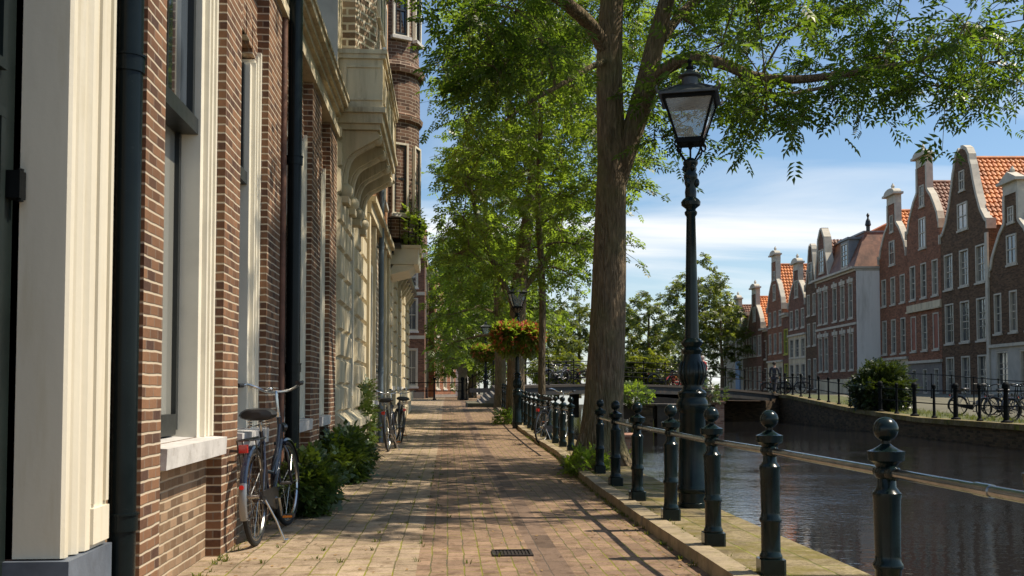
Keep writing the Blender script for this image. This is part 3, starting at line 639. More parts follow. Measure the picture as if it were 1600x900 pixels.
for (z0, z1, n) in ((4.5, 4.60, .04 + .1), (4.60, 4.78, .10), (4.78, 4.84, .15), (4.84, 4.90, .20), (4.90, 4.98, .25), (4.98, 5.02, .27)):
    b.fb(LW, 4.7, 13.79, z0 + .001, z1, -.3, n)
b.build('cornice', M['cream_old'], t)
downpipe(-1.475, 4.775, .0, 5.2, .062, M['pipe'], '', collars=(.50, 2.6, 4.4), parent=t)
downpipe(-1.41, 9.42, .0, 4.95, .065, M['pipe'], '', collars=(1.3, 3.2), parent=t)
o = downpipe(-1.50, 9.02 + .32, .0, 4.5, .03, pm('rusty_pipe', (.16, .075, .045), .7, 0, .4, 8, .3, 40), '', parent=t)
# ------------------------------------------------------------------ left side: cream rusticated house with balcony
def rustic(fr, u0, u1, z0, z1, mat, parent, h=.37, n=.05, cols=1, name='quoin'):
    b = MB(); z = z0; i = 0; r3 = random.Random(int(u0 * 10))
    while z < z1 - .05:
        zt = min(z + h, z1)
        for c in range(cols):
            ua = u0 + (u1 - u0) * c / cols; ub = u0 + (u1 - u0) * (c + 1) / cols; s = .05 if (i + c) % 2 else .0
            e = .03; nn = n + r3.uniform(-.006, .006)
            P = lambda u, zz, k: fr.p(u, zz, k)
            b.hexa([P(ua + s, z + .012, 0), P(ub - s, z + .012, 0), P(ub - s, zt - .012, 0), P(ua + s, zt - .012, 0), P(ua + s + e, z + .012 + e, nn), P(ub - s - e, z + .012 + e, nn), P(ub - s - e, zt - .012 - e, nn), P(ua + s + e, zt - .012 - e, nn)])
        z += h; i += 1
    return b.build(name, mat, parent)
SW = Fr((-1.5, 0, 0), (0, 1, 0), (1, 0, 0))
t = thing('stone_house', 'cream rusticated stone house with balcony on carved brackets', 'house', (-1.5, 16.1, 0))
b = MB(); b.wall(SW, 13.8, 18.4, -.3, 11.5, [(15.65, 16.35, 1.0, 3.6)], .25); b.add([SW.p(13.8, -.3), SW.p(13.8, 11.5), SW.p(13.8, 11.5, -8), SW.p(13.8, -.3, -8)], [(0, 1, 2, 3)]); b.fb(SW, 13.81, 18.39, -.3, 11.4, -8, -.4); b.build('wall', M['cream_old'], t)
for (a, c) in ((13.82, 14.60), (14.70, 15.55), (16.45, 17.30), (17.42, 18.38)): rustic(SW, a, c, .80, 4.7, M['cream_old'], t)
b = MB(); b.fb(SW, 13.78, 18.40, -.2, .55, 0, .10); b.prism([SW.p(13.78, .55, 0), SW.p(13.78, .55, .16), SW.p(13.78, .66, .16), SW.p(13.78, .78, .02), SW.p(13.78, .78, 0)], (0, 4.62, 0)); b.build('plinth', M['cream_old'], t)
window(SW, 15.66, 16.34, 1.01, 3.59, t, n=-.2, cols=1, rows=(.6,))
b = MB(); b.fb(Fr((-1.5, 13.8, 0), (-1, 0, 0), (0, -1, 0)), 0.0, .42, 4.5, 11.4, 0, .03); b.build('corner_pilaster', M['stucco'], t)
downpipe(-2.05, 13.72, 4.6, 11.4, .05, M['pipe_blue'], '', parent=t)
# balcony box, its mouldings and brackets
bt = MB(); y0, y1, xo = 13.9, 17.2, -.90
bt.box(-1.5, xo, y0, y1, 4.95, 5.62); bt.box(-1.5, xo + .04, y0 - .04, y1 + .04, 5.62, 5.68); bt.box(-1.5, xo + .06, y0 - .06, y1 + .06, 5.68, 5.74)
bt.box(-1.5, xo + .04, y0 - .04, y1 + .04, 4.88, 4.95); bt.box(-1.5, xo, y0, y1, 4.74, 4.879); bt.box(-1.5, xo - .04, y0 + .04, y1 - .04, 4.66, 4.739)
NF = Fr((-1.5, y0, 0), (1, 0, 0), (0, -1, 0))
for (a, c, z0, z1) in ((.08, .60, 5.05, 5.08), (.08, .60, 5.50, 5.53), (.08, .11, 5.08, 5.50), (.57, .60, 5.08, 5.50)): bt.fb(NF, a, c, z0, z1, 0, .02)
EF = Fr((xo, 0, 0), (0, 1, 0), (1, 0, 0))
for i in range(3):
    a = y0 + .12 + i * 1.05; c = a + .9
    for (p, q_, z0, z1) in ((a, c, 5.05, 5.08), (a, c, 5.50, 5.53), (a, a + .03, 5.08, 5.50), (c - .03, c, 5.08, 5.50)): bt.fb(EF, p, q_, z0, z1, 0, .02)
bal = bt.build('balcony', M['cream_old'], t)
for i in range(4):                       # scrolled brackets
    yc = 14.0 + i * .95; pts = []
    for k in range(11):
        a = R(90) * k / 10; pts.append((-1.5 + .62 * (1 - math.cos(a)) * 1.0, 3.85 + .72 * math.sin(a) * 1.0 + .06 * math.sin(4 * a)))
    poly = [(-1.5, yc, 4.655), (-1.5, yc, 3.82)] + [(-1.46 + (x + 1.5) * .84, yc, z) for x, z in pts[1:]] + [(-.98, yc, 4.655)]
    b = MB(); b.prism(poly, (0, .24, 0)); sw = [(-1.44 + (x + 1.5) * .86, yc + .12, z + .012) for x, z in pts]
    b.tube(sw, .05, 8); b.ball((-.99, yc + .12, 4.56), .085, 10); b.ball((-1.42, yc + .12, 3.84), .11, 10); b.box(-1.5, -1.36, yc - .03, yc + .27, 3.66, 3.75)
    b.build('bracket', M['cream_old'], bal, True)
# bay window above the balcony
b = MB(); b.prism([(-1.5, 14.35, 5.74), (-1.32, 14.35, 5.74), (-1.06, 14.85, 5.74), (-1.06, 16.4, 5.74), (-1.32, 17.0, 5.74), (-1.5, 17.0, 5.74)], (0, 0, 4.2)); bay = b.build('bay', M['brick_white'], t)
bf = Fr((-1.06, 0, 0), (0, 1, 0), (1, 0, 0))
for a in (15.0, 15.75): window(bf, a, a + .55, 6.6, 8.6, bay, n=.0, proud=.05, cols=1, rows=(.5,))
b = MB(); b.prism([(-1.5, 14.2, 7.4), (-1.3, 14.2, 7.4), (-.97, 14.8, 7.4), (-.97, 16.5, 7.4), (-1.3, 17.1, 7.4), (-1.5, 17.1, 7.4)], (0, 0, .15)); b.build('moulding', M['frame_dark'], bay)
for k in range(0):
    b = MB(); yy = 14.45 + k * .1; xx_ = -1.32 + (yy - 14.35) * .567
    b.tube([(xx_ + .05, yy - .02, 5.76), (xx_ + .05, yy - .02, 7.38)], .035, 8); b.build('baluster', M['cream_old'], bay, True)
# ------------------------------------------------------------------ left side: narrow brick house with pale casings
t = thing('narrow_house', 'narrow brick house with pale window casings and grey blue downpipe', 'house', (-1.5, 21.7, 0))
Wn = [(18.9, 19.9), (20.2, 20.9), (22.2, 23.1), (23.6, 24.5)]
b = MB(); b.wall(SW, 18.4, 25, -.3, 4.6, [(a, c, .9, 3.5) for a, c in Wn], .25); b.fb(SW, 18.41, 24.99, -.3, 11.8, -8, -.4); b.build('wall', M['brick_white'], t)
b = MB(); b.wall(SW, 18.4, 25, 4.6, 12, [(a, c, 5.4, 7.4) for a, c in ((19.2, 20.2), (21.2, 22.2), (23.2, 24.2))] + [(a, c, 8.4, 10.2) for a, c in ((19.2, 20.2), (21.2, 22.2), (23.2, 24.2))], .25); b.build('upper_wall', M['brick_orange'], t)
for a, c in Wn: window(SW, a + .01, c - .01, .91, 3.49, t, n=-.18, cw_=.14, proud=.04, rows=(.62,), sill=.1)
for z0, z1 in ((5.41, 7.39), (8.41, 10.19)):
    for a in (19.21, 21.21, 23.21): window(SW, a, a + .98, z0, z1, t, n=-.15, cw_=.1, proud=.03, rows=(.5,), sill=.1)
b = MB(); b.fb(SW, 18.42, 24.98, 4.3, 4.5, -.1, .12); b.fb(SW, 18.42, 24.98, 4.501, 4.6, -.1, .2); b.build('cornice', M['cream_old'], t); b = MB(); b.fb(SW, 18.42, 24.98, .4, .52, 0, .05); b.build('plinth_band', M['cream_old'], t)
for a, c in ((18.42, 18.72), (20.0, 20.15), (23.2, 23.5), (24.6, 24.98)): b = MB(); b.fb(SW, a, c, -.2, 4.29, 0, .09); b.build('pilaster', M['cream_old'], t)
downpipe(-1.40, 21.5, 0, 11.5, .055, M['pipe_blue'], '', collars=(1.5, 4.1, 7), parent=t)
# ------------------------------------------------------------------ left side: tower house
t = thing('tower_house', 'old brick house with a round corner turret above rusticated cream piers', 'house', (-1.5, 31, 0))
Wn = [(26.6, 28.0), (29.2, 30.6), (31.8, 33.2), (34.6, 36.2)]
b = MB(); b.wall(SW, 25, 38, -.3, 4.9, [(a, c, 1.2, 3.9) for a, c in Wn], .3); b.fb(SW, 25.01, 37.99, -.3, 9.4, -9, -.45); b.build('wall', M['cream_old'], t)
b = MB(); b.wall(SW, 25, 38, 4.9, 9.5, [(a, c, 5.8, 8.0) for a, c in Wn[1:]], .25); b.add([SW.p(25, 4.9), SW.p(25, 9.5), SW.p(25, 9.5, -9), SW.p(25, 4.9, -9)], [(0, 1, 2, 3)]); b.build('upper_wall', M['brick_tower'], t)
for a, c in Wn: window(SW, a + .01, c - .01, 1.21, 3.89, t, n=-.2, cw_=.12, rows=(.6,), sill=.1)
for a, c in Wn[1:]: window(SW, a + .01, c - .01, 5.81, 7.99, t, n=-.15, cw_=.1, rows=(.5,), sill=.1)
for a, c in ((25.1, 26.5), (28.1, 29.1), (30.7, 31.7), (33.3, 34.5), (36.3, 37.98)): rustic(SW, a, c, 1.1, 4.3, M['cream_old'], t, .40, .07, name='rusticated_pier')
b = MB(); b.fb(SW, 25.0, 38.03, -.2, .75, 0, .14); b.fb(SW, 25.0, 38.05, .75, 1.08, 0, .22); b.build('plinth', M['cream_old'], t)
b = MB(); b.fb(SW, 25.0, 38.1, 4.45, 4.6, 0, .16); b.fb(SW, 25.0, 38.15, 4.601, 4.7, 0, .34); b.build('cornice', M['frame_dark'], t)
for k in range(12):
    yy = 25.4 + k * 1.1; b = MB(); b.prism([(-1.5, yy, 4.45), (-1.5, yy, 4.0), (-1.36, yy, 4.2), (-1.2, yy, 4.45)], (0, .2, 0)); b.build('bracket', M['cream_old'], t)
# turret (an oriel carried on a white box)
tz = [(4.95, .86), (5.0, .88), (9.0, .86), (9.02, .95), (9.12, .98), (9.22, .95), (9.24, .84), (8.0, .84)]
prof = [(4.9, .84), (7.85, .84), (7.9, .92), (8.02, .94), (8.08, .86), (9.05, .85), (9.1, .96), (9.25, .99), (9.35, .93), (9.4, .83), (12.0, .78), (12.05, .88), (12.2, .9), (12.3, .78), (14.2, .74)]
b = MB(); b.lathe(prof, (-1.60, 26.3, 0), 16); tu = b.build('turret', M['brick_tower'], t)
b = MB(); b.lathe([(14.21, .9), (14.3, .92), (16.5, .05)], (-1.60, 26.3, 0), 16); b.build('turret_roof', M['lead'], tu)
for ang in (-62, -18):
    nrm = Vector((math.cos(R(ang)), math.sin(R(ang)), 0)); fr = Fr(Vector((-1.60, 26.3, 0)) + nrm * .80, (-nrm.y, nrm.x, 0), nrm)
    for z0, z1 in ((5.5, 7.3), (10.0, 11.4)): window(fr, -.22, .22, z0, z1, tu, n=.0, proud=.07, cw_=.05, cols=2, rows=(.5,), sill=.08)
b = MB(); b.box(-1.5, -.74, 25.35, 27.25, 4.22, 4.62); b.box(-1.5, -.68, 25.29, 27.31, 4.621, 4.69); b.prism([(-1.5, 25.4, 4.215), (-.85, 25.4, 4.215), (-.98, 25.4, 4.08), (-1.5, 25.4, 3.95)], (0, 1.8, 0)); bx_ = b.build('turret_balcony', M['white'], t)
b = MB()
for k in range(10):
    yy = 25.32 + k * .21; b.tube([(-.72, yy, 4.69), (-.72, yy, 5.35)], .012, 5)
for xx_ in (-1.42, -1.2, -.98, -.80): b.tube([(xx_, 25.32, 4.69), (xx_, 25.32, 5.35)], .012, 5)
b.tube([(-1.5, 25.32, 5.36), (-.72, 25.32, 5.36), (-.72, 27.25, 5.36)], .018, 6); b.build('balustrade', M['iron_black'], t)
# ------------------------------------------------------------------ houses past the side street
def plain_block(name, lab, fr, L_, H, D, mat, rows, nwin, band=True, base=None, roof='tile_dark', z0=.4):
    t = thing(name, lab, 'house', fr.p(L_ / 2, z0))
    holes = []
    ww = L_ / nwin
    for (a, c) in rows:
        for k in range(nwin): holes.append((k * ww + ww * .25, k * ww + ww * .75, a, c))
    b = MB(); b.wall(fr, 0, L_, 0, H, holes, .18); b.fb(fr, .01, L_ - .01, 0, H - .01, -D, -.3)
    b.add([fr.p(0, 0), fr.p(0, H), fr.p(0, H, -D), fr.p(0, 0, -D)], [(0, 1, 2, 3)]); b.add([fr.p(L_, 0), fr.p(L_, H), fr.p(L_, H, -D), fr.p(L_, 0, -D)], [(0, 1, 2, 3)]); b.build('wall', mat, t)
    for h in holes: window(fr, h[0] + .01, h[1] - .01, h[2] + .01, h[3] - .01, t, n=-.12, cw_=.09, rows=(.5,), cols=2, glass='glass_far', sash='white_far', casing='white_far', sill=.1)
    b = MB(); b.fb(fr, -.1, L_ + .1, H, H + .25, -D, .25); b.build('cornice', M['white_far'], t)
    if band:
        for (a, c) in rows[1:]: b = MB(); b.fb(fr, -.02, L_ + .02, a - .45, a - .25, 0, .05); b.build('string_course', M['white_far'], t)
    b = MB(); b.prism([fr.p(0, H + .26, .1), fr.p(0, H + .26, -D), fr.p(0, H + 2.6, -D * .5)], fr.u * L_); b.build('roof', M[roof], t)
    if base: b = MB(); b.fb(fr, 0, L_, 0, base, 0, .04); b.build('plinth', M['grey_stone'], t)
    return t
fA = Fr((-2.75, 61.5, 0), (.14, 1, 0), (1, -.14, 0)); fS = Fr((-12, 61.5, 0), (1, 0, 0), (0, -1, 0))
tA = plain_block('corner_house', 'brown brick corner house with pale bands beyond the side street', Fr((-9.0, 61, 0), (1, 0, 0), (0, -1, 0)), 7.6, 9.0, 12, M['brick_brown'], [(1.3, 3.6), (4.6, 6.6), (7.2, 8.6)], 5, base=1.0)
b = MB(); wf = Fr((-1.4, 61.0, 0), (0, 1, 0), (1, 0, 0))
for z0, z1 in ((1.3, 3.6), (4.6, 6.6), (7.2, 8.6)):
    for a in (1.2, 4, 6.8, 9.6): window(wf, a, a + 1.1, z0, z1, tA, n=-.02, proud=.04, cw_=.09, cols=2, glass='glass_far', sash='white_far', casing='white_far')
plain_block('terraced_house', 'orange brick house with white ground floor at the far end of the street', Fr((-1.0, 74, 0), (.30, 1, 0), (1, -.30, 0)), 5.5, 9.4, 10, M['brick_red'], [(1.2, 4.0), (5.0, 7.0), (7.6, 8.8)], 3, base=.8, roof='tile')
plain_block('terraced_house', 'pale house with white frames half hidden by leaves at the street end', Fr((0.9, 88, 0), (.22, 1, 0), (1, -.22, 0)), 9, 8.2, 10, M['white_wall'], [(1.2, 3.6), (4.8, 6.8)], 4, base=.8, roof='tile')
# ------------------------------------------------------------------ far bank canal houses
def tiles(fr, u_e, z_e, u_r, z_r, n0, n1, mat, parent, near=True):
    """one roof slope from eaves (u_e,z_e) to ridge (u_r,z_r), running from n0 (front) back to n1; pantile waves when near"""
    b = MB()
    Ls = math.hypot(u_r - u_e, z_r - z_e); up = Vector((u_r - u_e, z_r - z_e)) / Ls; nr = Vector((-(z_r - z_e), (u_r - u_e))) / Ls
    if nr.y < 0: nr = -nr
    if near:
        rows = max(4, int(Ls / .33)); per = .26; cols = int(abs(n1 - n0) / per) * 4
        vs, fs = [], []
        for j in range(rows):
            for e, (t, h) in enumerate(((j / rows, .055), ((j + 1) / rows, .0))):
                for i in range(cols + 1):
                    n = n0 + (n1 - n0) * i / cols; wv = .035 * math.sin(2 * math.pi * i / 4 + .6)
                    u = u_e + (u_r - u_e) * t + nr.x * (h + wv); z = z_e + (z_r - z_e) * t + nr.y * (h + wv); vs.append(fr.p(u, z, n))
        W_ = cols + 1
        for j in range(rows * 2 - 1):
            for i in range(cols): a = j * W_ + i; fs.append((a, a + 1, a + 1 + W_, a + W_))
        b.add(vs, fs)
    else:
        b.add([fr.p(u_e, z_e, n0), fr.p(u_e, z_e, n1), fr.p(u_r, z_r, n1), fr.p(u_r, z_r, n0)], [(0, 1, 2, 3)])
    return b.build('roof', mat, parent)
def far_window(fr, u0, u1, z0, z1, parent, proud=False, cols=2, rows=(.33, .66), frame='white_far', sill=True, shutters=None):
    n = .0 if proud else -.13
    b = MB(); c = min(.085, (u1 - u0) * .11); n1 = .06 if proud else .015
    b.fb(fr, u0, u0 + c, z0, z1, n - .02, n1); b.fb(fr, u1 - c, u1, z0, z1, n - .02, n1); b.fb(fr, u0 + c, u1 - c, z1 - c, z1, n - .02, n1 - .004); b.fb(fr, u0 + c, u1 - c, z0, z0 + c, n - .02, n1 - .004)
    for k in range(1, cols): uc = u0 + (u1 - u0) * k / cols; b.fb(fr, uc - .015, uc + .015, z0 + c, z1 - c, n, n + .04)
    for r_ in rows: zc = z0 + (z1 - z0) * r_; b.fb(fr, u0 + c, u1 - c, zc - .015, zc + .015, n, n + .036)
    if len(rows) > 0: zc = z0 + (z1 - z0) * .5; b.fb(fr, u0 + c, u1 - c, zc - .028, zc + .028, n, n + .05)
    if sill: b.fb(fr, u0 - .06, u1 + .06, z0 - .10, z0 - .002, n, .09)
    wn = b.build('window', M[frame], parent)
    g = MB(); g.fb(fr, u0 + c - .001, u1 - c + .001, z0 + c - .001, z1 - c + .001, n - .015, n + .006); g.build('pane', M['glass_far'], wn); return wn
def gable_outline(kind_, W_, e, top):
    H = top - e
    if kind_ == 'neck':
        h = [(1, e), (1, e + .035 * H), (.93, e + .05 * H), (.86, e + .16 * H), (.70, e + .28 * H), (.52, e + .40 * H), (.38, e + .46 * H), (.30, e + .50 * H), (.29, top - .95)]
    elif kind_ == 'bell':
        h = [(1, e), (1, e + .05 * H), (.9, e + .07 * H), (.72, e + .20 * H), (.58, e + .38 * H), (.47, e + .56 * H), (.38, e + .74 * H), (.33, e + .80 * H), (.31, e + .87 * H), (.22, e + .95 * H), (.10, e + .99 * H), (0, top)]
    elif kind_ == 'spout':
        h = [(1, e), (.26, top - .8), (.26, top - .05)]
    else: h = [(1, e)]
    half = [(W_ / 2 * (1 - s), z) for s, z in h]; other = [(W_ / 2 * (1 + s), z) for s, z in reversed(h) if s > 0]
    return half, other
def canal_house(name, lab, px0, px1, X, mat, gk, e, top, rows, gw=(), trim='white_far', roof='tile', plinth=None, ground=None, chim=False, frame='white_far', ncol=3, roofz=None, D=11, groupn=None, tiles_near=True, pedi='round'):
    """px0 < px1: left and right edge of the facade as seen in the photo; X its distance across from the camera axis"""
    d0, d1 = X * F / (px1 - 800), X * F / (px0 - 800)      # near and far corner
    W_ = d1 - d0; zb_ = zb(d0) - .6
    fr = Fr(cw(X, d0 + .01), fwd, -rgt); W_ -= .03
    t = thing(name, lab, 'house', fr.p(W_ / 2, zb(d0)))
    holes = []; 
    for (z0, z1, nc, fillf) in rows:
        cwid = W_ / nc
        for k in range(nc): holes.append((cwid * k + cwid * (1 - fillf) / 2, cwid * (k + 1) - cwid * (1 - fillf) / 2, z0, z1))
    b = MB(); b.wall(fr, 0, W_, zb_, e, holes, .18)
    b.add([fr.p(0, zb_), fr.p(0, e), fr.p(0, e, -D), fr.p(0, zb_, -D)], [(0, 1, 2, 3)]); b.add([fr.p(W_, zb_), fr.p(W_, e), fr.p(W_, e, -D), fr.p(W_, zb_, -D)], [(0, 1, 2, 3)])
    b.fb(fr, .02, W_ - .02, zb_, e - .02, -D, -.35)
    half, other = gable_outline(gk, W_, e, top)
    if gk != 'flat':
        ol = half + other; b.prism([fr.p(u, z, -.30) for u, z in ol], fr.n * .30)
    b.build('wall', M[mat], t)
    for h in holes: far_window(fr, h[0] + .01, h[1] - .01, h[2] + .01, h[3] - .01, t, frame=frame)
    for (uc, ww, z0, z1) in gw: far_window(fr, W_ * uc - ww / 2, W_ * uc + ww / 2, z0, z1, t, True, rows=(.5,), frame=frame)
    if gk != 'flat':
        g = MB()
        g.band(fr, half[1:], .20, -.34, .06); g.band(fr, other[:-1], .20, -.34, .06)
        if gk == 'neck':
            c = W_ / 2; nw = .29 * W_ / 2
            g.fb(fr, c - nw - .05, c + nw + .05, top - .96, top - .42, -.36, .05); g.fb(fr, c - nw - .30, c + nw + .30, top - .42, top - .28, -.42, .28)
            if pedi == 'round':
                pts = [(c + (nw + .22) * math.cos(R(a)), top - .279 + (.34) * math.sin(R(a))) for a in range(0, 181, 20)]; g.prism([fr.p(u, z, -.3) for u, z in pts], fr.n * .5)
            else: g.prism([fr.p(c - nw - .25, top - .279, -.3), fr.p(c + nw + .25, top - .279, -.3), fr.p(c, top + .15, -.3)], fr.n * .5)
            g.lathe([(0, .05), (.1, .10), (.22, .13), (.34, .06), (.42, .02)], fr.p(c, top + .03, -.1), 8)
        for s in (0, W_): g.fb(fr, s - .06 if s else -.04, s + .04 if s else .06, e - .2, e + .35, -.4, .12)
        g.build('gable_trim', M[trim], t)
        rz = roofz or (e + (top - e) * .80)
        tiles(fr, 0.02, e - .05, W_ / 2, rz, -.28, -D, M[roof], t, tiles_near); tiles(fr, W_ - .02, e - .05, W_ / 2, rz, -.28, -D, M[roof], t, False)
        b = MB(); b.add([fr.p(0, e, -D), fr.p(W_, e, -D), fr.p(W_ / 2, rz, -D)], [(0, 1, 2)]); b.build('back_gable', M[mat], t)
        b = MB(); b.tube([fr.p(W_ / 2, rz + .02, -.28), fr.p(W_ / 2, rz + .02, -D)], .10, 6); b.build('ridge', M[roof], t)
    else:
        g = MB(); g.fb(fr, -.02, W_ + .02, e, e + .16, -.3, .16); g.fb(fr, -.02, W_ + .02, e + .161, e + .34, -.3, .34); g.build('cornice', M[trim], t)
    if ground:
        gz, gm = ground; 
        g = MB(); hs = [h for h in holes if h[3] <= gz]; g.wall(Fr(fr.p(0, 0, .03), fr.u, fr.n), 0, W_, zb_, gz, hs, .04); g.build('ground_floor', M[gm], t)
        g = MB(); g.fb(fr, -.02, W_ + .02, gz + .001, gz + .16, 0, .16); g.build('string_course', M['white_far'], t)
    if plinth: g = MB(); g.fb(fr, 0, W_, zb_, zb(d0) + .5, 0, .08); g.build('plinth', M['grey_stone'], t)
    if chim: g = MB(); rz = roofz or (e + (top - e) * .8); g.box(*[v for v in ()]) if False else None; g.fb(fr, W_ / 2 - .3, W_ / 2 + .3, rz - .5, rz + .9, -D * .6 - .5, -D * .6 + .5); g.fb(fr, W_ / 2 - .36, W_ / 2 + .36, rz + .901, rz + 1.0, -D * .6 - .56, -D * .6 + .56); g.build('chimney', M[mat], t)
    return t, fr, W_
canal_house('canal_house', 'dark brick gabled house with grey ground floor at the right edge of the picture', 1549, 1625, 25, 'brick_dark', 'neck', 7.2, 11.9, [(1.3, 3.1, 2, .52), (4.0, 6.1, 3, .5)], [(.5, 1.0, 7.4, 8.9), (.5, .6, 9.5, 10.3)], ground=(3.3, 'stucco'), roof='tile', roofz=11.2, pedi='tri')
t, fr, W_ = canal_house('canal_house', 'dark brown house with white edged bell gable and bright orange tiled roof', 1473, 1549, 25, 'brick_dark', 'bell', 9.8, 14.6, [(.7, 3.0, 3, .55), (3.75, 6.05, 3, .58), (6.85, 8.9, 3, .58)], [(.5, 1.25, 10.0, 11.5), (.5, .62, 12.2, 13.3)], roof='tile', roofz=14.0, chim=False)
b = MB(); b.fb(fr, .0, .28, -.2, 9.4, 0, .10); b.build('white_pilaster', M['white_far'], t)
t, fr, W_ = canal_house('canal_house', 'tall orange brick neck gable house with red painted panels at first floor', 1420, 1473, 25, 'brick_red', 'neck', 10.8, 15.7, [(.9, 2.4, 3, .4), (3.5, 5.7, 3, .50), (6.7, 8.85, 3, .52)], [(.5, 1.0, 9.75, 11.6), (.5, .7, 12.3, 13.6)], ground=(2.75, 'grey_stone'), roof='tile_dark', roofz=13.8)
b = MB(); b.fb(fr, -.01, W_ + .01, 6.0, 6.4, 0, .09); b.fb(fr, -.01, W_ + .01, 5.92, 5.999, 0, .18); b.build('lintel', M['cream_old'], t)
for k in (0, 2):
    b = MB(); a = W_ / 3 * k + W_ / 3 * .27; b.fb(fr, a, a + W_ / 3 * .46, 3.55, 5.65, -.1, -.03); b.build('shutter', pm('brick_red_paint', (.26, .07, .035), .6), t)
t, fr, W_ = canal_house('canal_house', 'orange brick neck gable house beside the white side wall', 1376, 1420, 25.2, 'brick_red', 'neck', 9.9, 14.4, [(1.2, 2.7, 3, .4), (3.5, 5.8, 3, .52), (6.75, 8.6, 3, .52)], [(.5, .95, 9.4, 11.0), (.5, .55, 11.6, 12.7)], ground=(3.1, 'cream_old'), roof='tile', roofz=13.0)
# the broad house with the white side wall
d0, d1 = 70.0, 79.2; fr = Fr(cw(23.6, d0), fwd, -rgt); W_ = d1 - d0
t = thing('mansard_house', 'broad brown brick house with tall white side wall and tiled mansard roof', 'house', fr.p(W_ / 2, .9))
holes = []
for z0, z1 in ((2.5, 5.1), (6.1, 8.6)):
    for u in (.7, 2.45, 4.2, 6.35, 7.8): holes.append((u, u + .95, z0, z1))
b = MB(); b.wall(fr, 0, W_, .2, 9.3, holes, .2); b.fb(fr, .02, W_ - .02, .2, 9.3, -10, -.4); b.build('wall', M['brick_brown'], t)
b = MB(); b.fb(fr, -.05, -.002, .1, 9.3, -10, -.01); b.build('side_wall', M['white_wall'], t)
for h in holes:
    far_window(fr, h[0] + .01, h[1] - .01, h[2] + .01, h[3] - .01, t, cols=2, rows=(.66,)); b = MB(); b.fb(fr, h[0] - .15, h[1] + .15, h[3] + .02, h[3] + .28, 0, .06); b.fb(fr, (h[0] + h[1]) / 2 - .1, (h[0] + h[1]) / 2 + .1, h[3] + .0, h[3] + .42, 0, .09); b.build('window_head', M['white_far'], t)
b = MB(); b.fb(fr, -.06, W_ + .02, 9.301, 9.45, -10, .10); b.fb(fr, -.12, W_ + .02, 9.451, 9.6, -10.1, .32); b.fb(fr, -.0, W_ - .0, 5.62, 5.78, 0, .07); b.build('cornice', M['white_far'], t)
b = MB(); b.fb(fr, 0, W_, .2, 1.9, 0, .05); b.build('ground_floor', M['cream_old'], t)
b = MB(); P = fr.p; B_ = [P(0, 9.6, .1), P(W_, 9.6, .1), P(W_, 9.6, -10), P(0, 9.6, -10)]; T_ = [P(1.0, 12.1, -1.0), P(W_, 12.1, -1.0), P(W_, 12.1, -9), P(1.0, 12.1, -9)]
b.hexa(B_ + T_); b.build('roof', M['tile_dark'], t)
b = MB(); b.fb(fr, .95, W_ - .0, 12.1, 12.22, -9.1, -.9); b.build('roof_edge', M['lead'], t)
sfr = Fr(cw(23.6 + .5, d0 + 1.0), rgt, -fwd)
b = MB(); b.prism([P(1.2, 12.23, -1.6), P(1.2, 12.23, -8.5), P(1.2, 13.9, -5)], fr.u * 5); b.build('upper_roof', M['tile'], t)
b = MB(); b.lathe([(12.2, .14), (12.5, .14), (12.6, .22), (12.9, .16), (13.1, .05), (13.3, .12), (13.45, .02)], P(.9, 0, -1.2), 8); b.build('finial', M['frame_dark'], t)
b = MB(); b.fb(fr, 1.5, 3.3, 9.6, 11.7, -1.5, -.05); b.fb(fr, 1.35, 3.45, 11.701, 11.85, -1.6, .08); dm = b.build('dormer', M['lead'], t); far_window(Fr(fr.p(0, 0, -.05), fr.u, fr.n), 1.7, 3.1, 9.8, 11.5, t, True)
hf, of = [(5.9, 9.6), (6.2, 10.6), (6.6, 11.4), (6.8, 12.6), (7.4, 13.3)], [(7.8, 13.3), (8.4, 12.6), (8.6, 11.4), (9.0, 10.6), (9.18, 9.6)]
b = MB(); b.prism([fr.p(u, z, -.4) for u, z in hf + of], fr.n * .42); gb_ = b.build('gable', M['brick_brown'], t)
b = MB(); b.band(fr, hf, .25, -.45, .1); b.band(fr, of, .25, -.45, .1); b.band(fr, [(7.4, 13.35), (7.8, 13.35)], .2, -.45, .1); b.build('gable_trim', M['white_far'], t); far_window(Fr(fr.p(0, 0, .02), fr.u, fr.n), 7.0, 8.2, 10.0, 11.8, t, True)
tiles(fr, 5.95, 9.6, 7.6, 12.6, -.4, -9, M['tile_dark'], t)
canal_house('canal_house', 'narrow dark bell gable house next to the broad mansard house', 1260, 1278, 23.6, 'brick_dark', 'bell', 9.2, 12.6, [(1.2, 3.6, 2, .5), (4.6, 6.4, 2, .5), (7.0, 8.7, 2, .5)], [(.5, .9, 9.6, 11.2)], roof='tile_dark', roofz=11.8)
canal_house('canal_house', 'grey brown neck gable house with pale green ground floor windows', 1233, 1260, 23.6, 'brick_brown', 'neck', 8.2, 12.0, [(1.2, 3.3, 3, .7), (3.8, 5.4, 3, .72), (6.2, 7.8, 3, .55)], [(.5, 1.0, 8.8, 10.2)], ground=(5.6, 'cream_old'), roof='tile_dark', roofz=11.0)
t, fr, W_ = canal_house('canal_house', 'slim low house with yellow green windows squeezed between two gables', 1224, 1233, 23.6, 'brick_brown', 'flat', 7.4, 7.4, [(1.2, 3.4, 1, .7), (4.2, 6.4, 1, .7)], frame='yellow')
canal_house('canal_house', 'red brown neck gable house with broad orange roof in the middle distance', 1200, 1224, 23.6, 'brick_red', 'neck', 8.4, 13.6, [(1.2, 3.2, 3, .6), (4.4, 6.2, 3, .5), (6.8, 8.2, 3, .5)], [(.5, .9, 9.2, 10.6), (.5, .6, 11, 11.8)], ground=(3.6, 'cream_old'), roof='tile', roofz=12.4)
